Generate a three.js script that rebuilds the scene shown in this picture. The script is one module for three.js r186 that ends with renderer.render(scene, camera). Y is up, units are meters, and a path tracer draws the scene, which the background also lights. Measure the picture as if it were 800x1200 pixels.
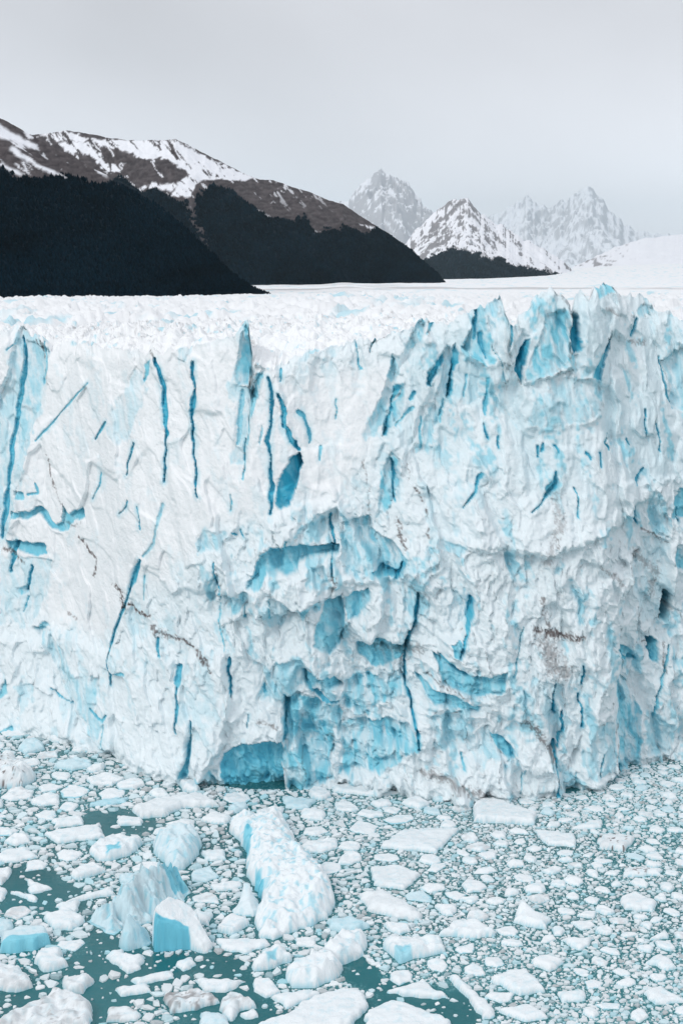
import * as THREE from 'three';

// ------------------------------------------------------------------ camera, sky, sun, exposure
const scene = new THREE.Scene();
const F = 1667, CAMY = 70, PITCH = 9.37 * Math.PI / 180;       // focal length in photo pixels (1200 high), eye height over the lake
const camera = new THREE.PerspectiveCamera(2 * Math.atan(600 / F) * 180 / Math.PI, 682 / 1024, 1, 120000);
camera.position.set(0, CAMY, 0);
camera.rotation.set(-PITCH, 0, 0);

// hash and noise
const hsh = (x, y, s) => { let h = Math.imul(x, 374761393) ^ Math.imul(y, 668265263) ^ Math.imul(s, 2246822519); h = Math.imul(h ^ (h >>> 13), 1274126177); h ^= h >>> 16; return (h >>> 0) / 4294967296; };
function vn(x, y, s = 0) {
  const xi = Math.floor(x), yi = Math.floor(y), fx = x - xi, fy = y - yi;
  const u = fx * fx * fx * (fx * (fx * 6 - 15) + 10), v = fy * fy * fy * (fy * (fy * 6 - 15) + 10);
  const a = hsh(xi, yi, s), b = hsh(xi + 1, yi, s), c = hsh(xi, yi + 1, s), d = hsh(xi + 1, yi + 1, s);
  return (a + (b - a) * u + (c - a) * v + (a - b - c + d) * u * v) * 2 - 1;
}
function fbm(x, y, o, s = 0) { let r = 0, a = 1, n = 0; for (let i = 0; i < o; i++) { r += a * vn(x, y, s + i * 17); n += a; a *= 0.5; const t = x * 1.66 + y * 1.12 + 3.1; y = y * 1.66 - x * 1.12 + 7.7; x = t; } return r / n; }
function ridged(x, y, o, s = 0) { let r = 0, a = 1, n = 0; for (let i = 0; i < o; i++) { r += a * (1 - Math.abs(vn(x, y, s + i * 13)) * 2); n += a; a *= 0.52; const t = x * 1.7 + y * 1.1; y = y * 1.7 - x * 1.1 + 5.3; x = t; } return r / n; }
// broken blocks: every cell of a jittered lattice is a tilted plane; neighbours meet at a step
function facet(x, y, s, sharp = 16, off = 0.5) {
  const xi = Math.floor(x), yi = Math.floor(y); let best = 1e9; const D = [], V = [];
  for (let j = -1; j < 2; j++) for (let i = -1; i < 2; i++) {
    const gx = xi + i, gy = yi + j, cx = gx + 0.1 + 0.8 * hsh(gx, gy, s), cy = gy + 0.1 + 0.8 * hsh(gx, gy, s + 1), dx = x - cx, dy = y - cy;
    const d = Math.sqrt(dx * dx + dy * dy); D.push(d); if (d < best) best = d;
    V.push((hsh(gx, gy, s + 2) - 0.5) * 2 * dx + (hsh(gx, gy, s + 3) - 0.5) * 2 * dy + (hsh(gx, gy, s + 4) - 0.5) * 2 * off);
  }
  let w = 0, v = 0; for (let k = 0; k < 9; k++) { const e = Math.exp(-sharp * (D[k] - best)); w += e; v += e * V[k]; }
  return v / w;
}
let seed = 12345; const rnd = () => { seed = (Math.imul(seed, 1664525) + 1013904223) >>> 0; return seed / 4294967296; };
const clamp = (x, a = 0, b = 1) => x < a ? a : x > b ? b : x, lerp = (a, b, t) => a + (b - a) * t;
const ss = (a, b, x) => { const t = clamp((x - a) / (b - a)); return t * t * (3 - 2 * t); };

// overcast sky: even grey-white cloud with soft darker folds, a little brighter overhead
{
  const W = 1024, H = 512, d = new Float32Array(W * H * 4);
  for (let j = 0; j < H; j++) for (let i = 0; i < W; i++) {
    const el = ((j + 0.5) / H - 0.5) * Math.PI, az = ((i + 0.5) / W - 0.5) * 2 * Math.PI;
    const e = Math.max(0, el), ce = Math.cos(el), px = ce * Math.cos(az), pz = ce * Math.sin(az), py = Math.sin(el) * 2.2;
    const cl = 0.5 * (fbm(px * 3 + py * 1.3 + 9, pz * 3 + py * 2.1, 5, 3) + fbm(pz * 3 - py * 2 + 2, px * 3 + py + 4, 5, 8));
    let L = 0.85 - 0.18 * ss(0.02, 0.2, e) + 0.14 * ss(0.3, 1.5, e); L *= 1 + 0.3 * cl;
    if (el < 0) L = 0.85;
    const k = (j * W + i) * 4; d[k] = L * 0.975; d[k + 1] = L * 0.99; d[k + 2] = L * 1.05; d[k + 3] = 1;
  }
  const t = new THREE.DataTexture(d, W, H, THREE.RGBAFormat, THREE.FloatType);
  t.mapping = THREE.EquirectangularReflectionMapping; t.magFilter = THREE.LinearFilter; t.needsUpdate = true;
  scene.background = t; scene.environment = t;
}
const sun = new THREE.DirectionalLight(new THREE.Color(1, 0.97, 0.93), 0.9);
sun.position.set(-150, 220, -20); sun.target.position.set(0, 30, -190); sun.castShadow = true; sun.shadow.radius = 34;
sun.shadow.mapSize.set(2048, 2048);
Object.assign(sun.shadow.camera, { left: -120, right: 120, top: 120, bottom: -120, near: 10, far: 700 });
scene.add(sun, sun.target);

const renderer = new THREE.WebGLRenderer();
renderer.toneMapping = THREE.LinearToneMapping;
renderer.toneMappingExposure = 1.15;
renderer.shadowMap.enabled = true;

// ------------------------------------------------------------------ helpers
const SP = Math.sin(PITCH), CP = Math.cos(PITCH);
const ray = (px, py) => { const a = (px - 400) / F, b = -(py - 600) / F; return [a, -SP + b * CP, -CP - b * SP]; };
const lake = (px, py) => { const r = ray(px, py), t = -CAMY / r[1]; return [r[0] * t, r[2] * t]; };            // a photo pixel to a point on the lake
const atDepth = (px, py, D) => { const r = ray(px, py), t = D / -r[2]; return [r[0] * t, CAMY + r[1] * t, -D]; };
const pl = (tab, x) => { const n = tab.length; if (x <= tab[0][0]) return tab[0][1]; for (let i = 1; i < n; i++) if (x <= tab[i][0]) return lerp(tab[i - 1][1], tab[i][1], (x - tab[i - 1][0]) / (tab[i][0] - tab[i - 1][0])); return tab[n - 1][1]; };
const names = {};
const numbered = (n) => { const k = names[n] = (names[n] ?? -1) + 1; return k ? n + '_' + String(k).padStart(3, '0') : n; };
function tag(o, label, category, group, kind) { o.userData.label = label; o.userData.category = category; if (group) o.userData.group = group; if (kind) o.userData.kind = kind; return o; }
function cast(m) { m.castShadow = m.receiveShadow = true; return m; }
function gridGeo(nc, nr, pos, col, uv) {
  const g = new THREE.BufferGeometry(); g.setAttribute('position', new THREE.BufferAttribute(pos, 3));
  if (col) g.setAttribute('color', new THREE.BufferAttribute(col, 3)); if (uv) g.setAttribute('uv', new THREE.BufferAttribute(uv, 2));
  const ix = new Uint32Array((nc - 1) * (nr - 1) * 6); let k = 0;
  for (let j = 0; j < nr - 1; j++) for (let i = 0; i < nc - 1; i++) { const a = j * nc + i, b = a + 1, c = a + nc, e = c + 1; ix[k++] = a; ix[k++] = b; ix[k++] = c; ix[k++] = b; ix[k++] = e; ix[k++] = c; }
  g.setIndex(new THREE.BufferAttribute(ix, 1)); g.computeVertexNormals(); return g;
}
function subGeo(g, tris) {                                          // the given triangles of a geometry, with its normals kept
  const ix = g.index.array, map = new Map(), src = []; const out = new Uint32Array(tris.length * 3);
  for (let t = 0; t < tris.length; t++) for (let c = 0; c < 3; c++) { const v = ix[tris[t] * 3 + c]; let n = map.get(v); if (n === undefined) { n = src.length; map.set(v, n); src.push(v); } out[t * 3 + c] = n; }
  const r = new THREE.BufferGeometry();
  for (const name of Object.keys(g.attributes)) { const A = g.attributes[name], s = A.itemSize, a = new Float32Array(src.length * s); for (let i = 0; i < src.length; i++) for (let c = 0; c < s; c++) a[i * s + c] = A.array[src[i] * s + c]; r.setAttribute(name, new THREE.BufferAttribute(a, s)); }
  r.setIndex(new THREE.BufferAttribute(out, 1)); return r;
}
function noiseTex(N, f, rep) {
  const d = new Uint8Array(N * N * 4);
  for (let j = 0; j < N; j++) for (let i = 0; i < N; i++) { const v = clamp(f(i / N, j / N)) * 255, k = (j * N + i) * 4; d[k] = d[k + 1] = d[k + 2] = v; d[k + 3] = 255; }
  const t = new THREE.DataTexture(d, N, N); t.wrapS = t.wrapT = THREE.RepeatWrapping; t.magFilter = THREE.LinearFilter; t.needsUpdate = true; t.repeat.set(rep, rep); return t;
}
// a tile of noise that repeats without a seam
const tile = (u, v, n, f) => { const a = f(u * n, v * n), b = f((u - 1) * n, v * n), c = f(u * n, (v - 1) * n), d = f((u - 1) * n, (v - 1) * n); return lerp(lerp(a, b, ss(0.8, 1, u)), lerp(c, d, ss(0.8, 1, u)), ss(0.8, 1, v)); };

// ------------------------------------------------------------------ materials
const bumpIce = noiseTex(768, (u, v) => tile(u, v, 36, (x, y) => 0.5 + 0.3 * facet(x * 0.9, y * 0.7, 5, 10, 0.6) + 0.28 * fbm(x * 1.6, y * 1.6, 4, 4)), 1 / 9);
const bumpSnow = noiseTex(512, (u, v) => tile(u, v, 40, (x, y) => 0.5 + 0.5 * fbm(x, y, 4, 31)), 1 / 5);
const M = {
  ice: new THREE.MeshPhysicalMaterial({ vertexColors: true, roughness: 0.62, bumpMap: bumpIce, bumpScale: 0.07, ior: 1.31 }),
  floe: new THREE.MeshPhysicalMaterial({ vertexColors: true, roughness: 0.6, bumpMap: bumpSnow, bumpScale: 0.05, ior: 1.31 }),
  brash: new THREE.MeshPhysicalMaterial({ color: 0xffffff, vertexColors: true, roughness: 0.5, ior: 1.31 }),
  land: new THREE.MeshPhysicalMaterial({ vertexColors: true, roughness: 0.95, specularIntensity: 0.25 }),
  tree: new THREE.MeshPhysicalMaterial({ color: 0xffffff, roughness: 1, specularIntensity: 0.1 }),
};
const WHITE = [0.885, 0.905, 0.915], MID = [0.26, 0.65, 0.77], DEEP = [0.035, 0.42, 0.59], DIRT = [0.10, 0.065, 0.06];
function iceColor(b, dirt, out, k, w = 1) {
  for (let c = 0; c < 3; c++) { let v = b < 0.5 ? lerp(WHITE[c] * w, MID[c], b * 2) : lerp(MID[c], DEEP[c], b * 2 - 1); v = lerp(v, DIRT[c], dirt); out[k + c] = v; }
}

// ------------------------------------------------------------------ glacier: the shape of the front
const PX = 0.117;                                                   // metres on the ice front for one photo pixel
const waterPts = [[-120, 835], [-40, 845], [0, 848], [40, 851], [70, 858], [100, 871], [130, 886], [165, 902], [200, 912], [240, 920], [300, 926], [370, 925], [420, 925], [470, 929], [520, 932], [570, 936], [620, 935], [655, 932], [690, 925], [712, 915], [724, 902], [745, 896], [780, 889], [830, 882], [920, 865]].map(([x, y]) => lake(x, y));
const zWater = (() => { const N = 400, a = []; for (let i = 0; i <= N; i++) { const x = -80 + 160 * i / N; let s = 0; for (let k = -3; k <= 3; k++) s += pl(waterPts, x + k * 0.5); a.push(s / 7); } return (x) => { const t = clamp((x + 80) / 160) * N, i = Math.min(N - 1, Math.floor(t)); return lerp(a[i], a[i + 1], t - i); }; })();
const leanX = [-60, -47, -29, -12, 0, 12, 29, 40, 47, 60], leanY = [0, 15, 30, 45, 62, 75];
const leanT = [[0, 6, 11, 16, 23, 30], [0, 5, 10, 15, 21, 28], [0, 3.5, 8, 13, 19, 26], [0, 1, 4, 9, 16, 23], [0, 1, 3.5, 10, 18, 25], [0, 2, 4, 10, 18, 25], [0, 2.5, 6, 12, 18, 24], [0, 1.5, 4, 9, 15, 21], [0, 2, 5, 10, 16, 22], [0, 2, 5, 10, 16, 22]];
function lean(X, Y) {
  let i = 0; while (i < leanX.length - 2 && X > leanX[i + 1]) i++; let j = 0; while (j < leanY.length - 2 && Y > leanY[j + 1]) j++;
  const u = ss(0, 1, (X - leanX[i]) / (leanX[i + 1] - leanX[i])), v = clamp((Y - leanY[j]) / (leanY[j + 1] - leanY[j]), -0.5, 1.5);
  return lerp(lerp(leanT[i][j], leanT[i + 1][j], u), lerp(leanT[i][j + 1], leanT[i + 1][j + 1], u), v);
}
const zBase = (X, Y) => zWater(X) - lean(X, Math.max(0, Y));
function P(px, py) {                                                // a photo pixel to a point of the undisturbed front
  const r = ray(px, py); let z = -200, X = 0, Y = 0;
  for (let k = 0; k < 30; k++) { const t = z / r[2]; X = r[0] * t; Y = CAMY + r[1] * t; z = lerp(z, zBase(X, Y), 0.7); }
  return [X, Y];
}
const topPts = [[-140, 388], [-60, 392], [0, 388], [15, 384], [27, 384], [34, 396], [48, 396], [58, 410], [70, 404], [95, 401], [120, 404], [150, 410], [172, 416], [180, 408], [187, 414], [215, 408], [232, 400], [262, 398], [280, 390], [287, 381], [292, 377], [294, 402], [297, 426], [306, 428], [312, 430], [325, 434], [333, 425], [350, 420], [390, 408], [430, 400], [455, 392], [478, 384], [492, 374], [500, 370], [506, 378], [522, 380], [536, 372], [548, 362], [556, 357], [562, 352], [568, 360], [574, 354], [585, 347], [588, 353], [594, 374], [601, 380], [612, 366], [624, 350], [636, 341], [646, 337], [656, 342], [664, 358], [669, 366], [674, 345], [680, 339], [688, 349], [696, 341], [704, 333], [713, 333], [720, 340], [727, 347], [740, 342], [752, 348], [762, 352], [772, 362], [785, 368], [800, 374], [830, 380], [900, 385], [960, 388]].map(([x, y]) => P(x, y));
const topY = (X) => pl(topPts, X);

// features read off the photograph, in photo pixels on the front. cracks: [blue 0..1, depth m, x, y, width, ...]
const CRACKS = [
  [0.85, 3, 27, 395, 4, 30, 418, 5, 24, 455, 7, 20, 480, 8, 14, 520, 9, 10, 560, 9, 6, 600, 8, 0, 632, 7],
  [0.5, 1.2, 52, 400, 3, 55, 425, 5, 50, 450, 4], [0.55, 1, 10, 410, 3, 18, 402, 2], [0.6, 1, 105, 448, 1.5, 84, 470, 3, 68, 488, 2, 55, 503, 3.5, 43, 516, 2.5],
  [0.8, 1.5, 126, 494, 2.5, 118, 506, 4, 112, 515, 3], [0.8, 1.8, 158, 519, 6, 154, 530, 6, 150, 545, 3.5, 149, 556, 2],
  [1, 4, 183, 420, 3.5, 187, 435, 5.5, 191, 452, 6.5, 194, 475, 7, 195, 500, 6, 194, 530, 3, 192, 564, 2],
  [0.95, 3.5, 226, 425, 5, 226, 443, 6, 229, 455, 2, 227, 470, 8, 224, 482, 7, 225, 500, 3, 227, 525, 2.5, 229, 550, 2.5, 232, 582, 2],
  [0.45, 1.2, 284, 458, 4, 281, 490, 6, 278, 520, 4], [0.5, 1.2, 296, 468, 6, 292, 492, 4, 290, 520, 3], [0.65, 1.2, 287, 516, 2.5, 284, 562, 2.5], [0.4, 0.8, 306, 500, 2.5, 305, 520, 2.5],
  [0.95, 3, 315, 443, 6, 318, 462, 5, 318, 500, 3.5, 314, 516, 6, 316, 524, 4, 316, 540, 3, 318, 575, 6, 317, 602, 5],
  [0.95, 3.5, 326, 462, 4, 333, 478, 7, 334, 500, 5, 341, 517, 5.5, 352, 527, 5], [0.7, 1.2, 330, 432, 3, 330, 446, 3],
  [0.7, 1.5, 350, 482, 7, 357, 490, 8, 362, 505, 5, 363, 520, 2],
  [0.5, 0.8, 395, 468, 2, 393, 492, 2], [0.55, 0.9, 375, 525, 3, 375, 540, 3], [0.65, 1, 417, 402, 2.5, 418, 420, 2.5, 424, 432, 3],
  [0.75, 1.5, 443, 390, 3, 437, 402, 3, 434, 412, 2],
  [0.9, 2, 466, 455, 8, 460, 470, 6, 456, 490, 5, 450, 511, 4], [0.8, 1.3, 485, 460, 5, 481, 468, 4], [0.6, 1, 483, 478, 4, 474, 487, 5, 464, 500, 2],
  [0.85, 1.5, 557, 364, 4, 556, 380, 5, 555, 396, 3], [0.85, 1.5, 562, 392, 5, 563, 408, 7, 567, 420, 4], [0.4, 1, 575, 405, 2, 585, 425, 2, 592, 448, 2],
  [0.75, 1.6, 571, 444, 6, 570, 470, 6, 569, 486, 5], [0.8, 1.5, 598, 382, 4, 596, 398, 4, 592, 410, 3], [0.5, 1, 547, 440, 4, 545, 465, 4],
  [0.55, 1, 493, 490, 3, 494, 520, 4, 492, 528, 3], [0.5, 1.4, 519, 470, 3, 517, 495, 2.5],
  [0.95, 1.5, 568, 497, 3, 573, 514, 4], [0.8, 1.2, 585, 512, 3, 584, 526, 2], [0.85, 2, 747, 374, 5, 742, 384, 5, 739, 394, 3],
  [0.8, 1.6, 773, 418, 2, 776, 440, 3, 779, 455, 4, 784, 470, 4, 787, 479, 2], [0.95, 1.6, 753, 478, 2.6, 753, 512, 2.6], [0.85, 1.2, 765, 494, 2, 769, 515, 2, 771, 528, 2],
  [0.9, 1.2, 630, 523, 3.5, 630, 536, 3], [0.9, 1.2, 635, 520, 3, 634, 528, 4], [0.9, 1.2, 648, 522, 3, 652, 530, 4], [0.9, 1.2, 712, 508, 3, 706, 518, 5, 711, 525, 3.5], [0.85, 1.2, 731, 514, 3, 735, 520, 3], [0.9, 1.2, 686, 530, 4, 690, 538, 3], [0.9, 1.2, 700, 530, 3, 702, 546, 3],
  [0.85, 1.6, 652, 552, 4, 649, 568, 5, 641, 580, 5, 632, 590, 3, 621, 600, 1.5], [0.85, 1.8, 565, 555, 5, 560, 566, 4, 555, 577, 4, 547, 588, 4, 542, 596, 2],
  [0.8, 1.2, 672, 570, 3, 675, 585, 2, 676, 605, 2], [0.85, 1.6, 751, 548, 4, 744, 556, 5, 742, 566, 4], [0.85, 1.8, 743, 590, 3.5, 744, 606, 3.5, 747, 612, 2], [0.9, 1.6, 793, 594, 3, 794, 612, 3],
  [0.6, 1, 42, 566, 3, 45, 578, 3.5, 32, 580, 3], [0.9, 2.2, 18, 636, 4, 16, 655, 5, 13, 670, 3], [0.95, 2, 37, 664, 3, 35, 678, 4, 31, 692, 4], [0.6, 1, 33, 700, 2, 29, 716, 2], [0.7, 1.2, 118, 555, 4, 116, 570, 2.5, 108, 585, 1.2],
  [0.4, 1, 190, 592, 5, 185, 615, 5, 181, 636, 4, 170, 651, 3], [0.9, 2.5, 165, 656, 4, 160, 668, 6, 155, 684, 5, 149, 702, 3, 140, 724, 4, 133, 745, 4, 127, 762, 3, 126, 774, 3, 130, 786, 4.5, 131, 802, 2.5], [0.7, 1, 134, 789, 4, 146, 787, 3.5],
  [0.8, 1.3, 151, 586, 3, 149, 594, 3, 140, 602, 1.5], [0.9, 1, 163, 592, 1.8, 165, 620, 1.6], [0.5, 0.8, 170, 676, 1.6, 168, 705, 1.4],
  [0.7, 1.3, 64, 801, 2.5, 75, 812, 3, 87, 822, 2], [0.75, 1.3, 109, 827, 2.5, 116, 835, 3.5, 122, 841, 4, 126, 835, 2.5], [0.45, 0.8, 123, 845, 1.5, 121, 868, 1.5, 127, 885, 1.6],
  [0.85, 1.8, 186, 748, 3, 187, 768, 5], [0.85, 2, 209, 785, 7, 208, 800, 8, 206, 812, 4, 209, 825, 3, 206, 845, 3, 207, 857, 2], [0.75, 2, 224, 842, 3, 225, 865, 4.5, 223, 885, 6, 216, 905, 9],
  [0.9, 1.8, 252, 658, 2.5, 253, 678, 3, 256, 690, 3.5], [0.55, 0.8, 257, 692, 1.4, 257, 730, 1.5, 262, 762, 2], [0.95, 2.6, 268, 772, 3, 269, 790, 3, 270, 816, 2], [0.9, 1.2, 290, 840, 1.6, 291, 853, 1.6],
  [0.6, 1, 270, 580, 4, 269, 600, 2.5], [0.9, 1, 273, 626, 4, 276, 629, 3], [0.9, 1, 283, 622, 2, 284, 632, 2],
  [0.95, 2.2, 386, 606, 3, 389, 625, 4, 391, 640, 2.5, 389, 658, 2.5, 388, 674, 4], [0.7, 1.2, 335, 632, 3, 334, 642, 3], [0.7, 1, 288, 712, 2, 287, 726, 2], [0.6, 1, 315, 700, 2, 316, 726, 1.6], [0.8, 1, 309, 806, 2, 309, 816, 2],
  [0.85, 2, 460, 540, 3, 461, 565, 5, 464, 588, 3], [1, 3.5, 475, 662, 4, 470, 674, 6, 466, 682, 5],
  [1, 5, 491, 698, 3.5, 489, 716, 5.5, 485, 738, 5.5, 480, 752, 5, 476, 770, 3, 475, 790, 3.5, 476, 806, 2.5, 480, 818, 2, 485, 836, 2.2, 487, 850, 3, 490, 872, 3],
  [0.9, 2.5, 552, 703, 5, 550, 718, 6.5, 547, 738, 4.5, 542, 756, 4, 538, 766, 4], [0.75, 1.2, 514, 768, 2.5, 530, 778, 4, 546, 788, 3],
  [1, 2, 649, 800, 2.4, 647, 818, 2.2, 651, 838, 3.4], [1, 2.2, 657, 834, 3, 659, 848, 4.4, 658, 862, 3.4, 654, 876, 2], [1, 2.4, 650, 872, 5, 649, 886, 4, 652, 905, 2, 652, 930, 2], [1, 2.4, 682, 778, 5, 680, 800, 5], [1, 1.6, 677, 812, 3, 680, 830, 3.5, 681, 852, 2.4],
  [0.9, 1.6, 723, 764, 4, 732, 772, 4, 744, 774, 3], [0.7, 2.2, 764, 750, 7, 764, 775, 4], [0.6, 1.5, 782, 755, 3, 776, 785, 3, 767, 812, 3, 764, 842, 3], [0.5, 1.2, 612, 735, 2, 600, 790, 2],
  [0.8, 1.2, 395, 825, 4, 380, 820, 4, 362, 806, 5, 357, 790, 5], [0.8, 1.4, 334, 815, 3, 335, 840, 4, 333, 872, 3], [0.6, 1, 540, 880, 2, 542, 898, 2], [0.7, 1.4, 700, 905, 2, 704, 880, 2], [0.45, 1, 610, 930, 1.6, 612, 900, 1.6], [0.45, 1, 676, 925, 1.6, 674, 905, 1.6],
];
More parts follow.
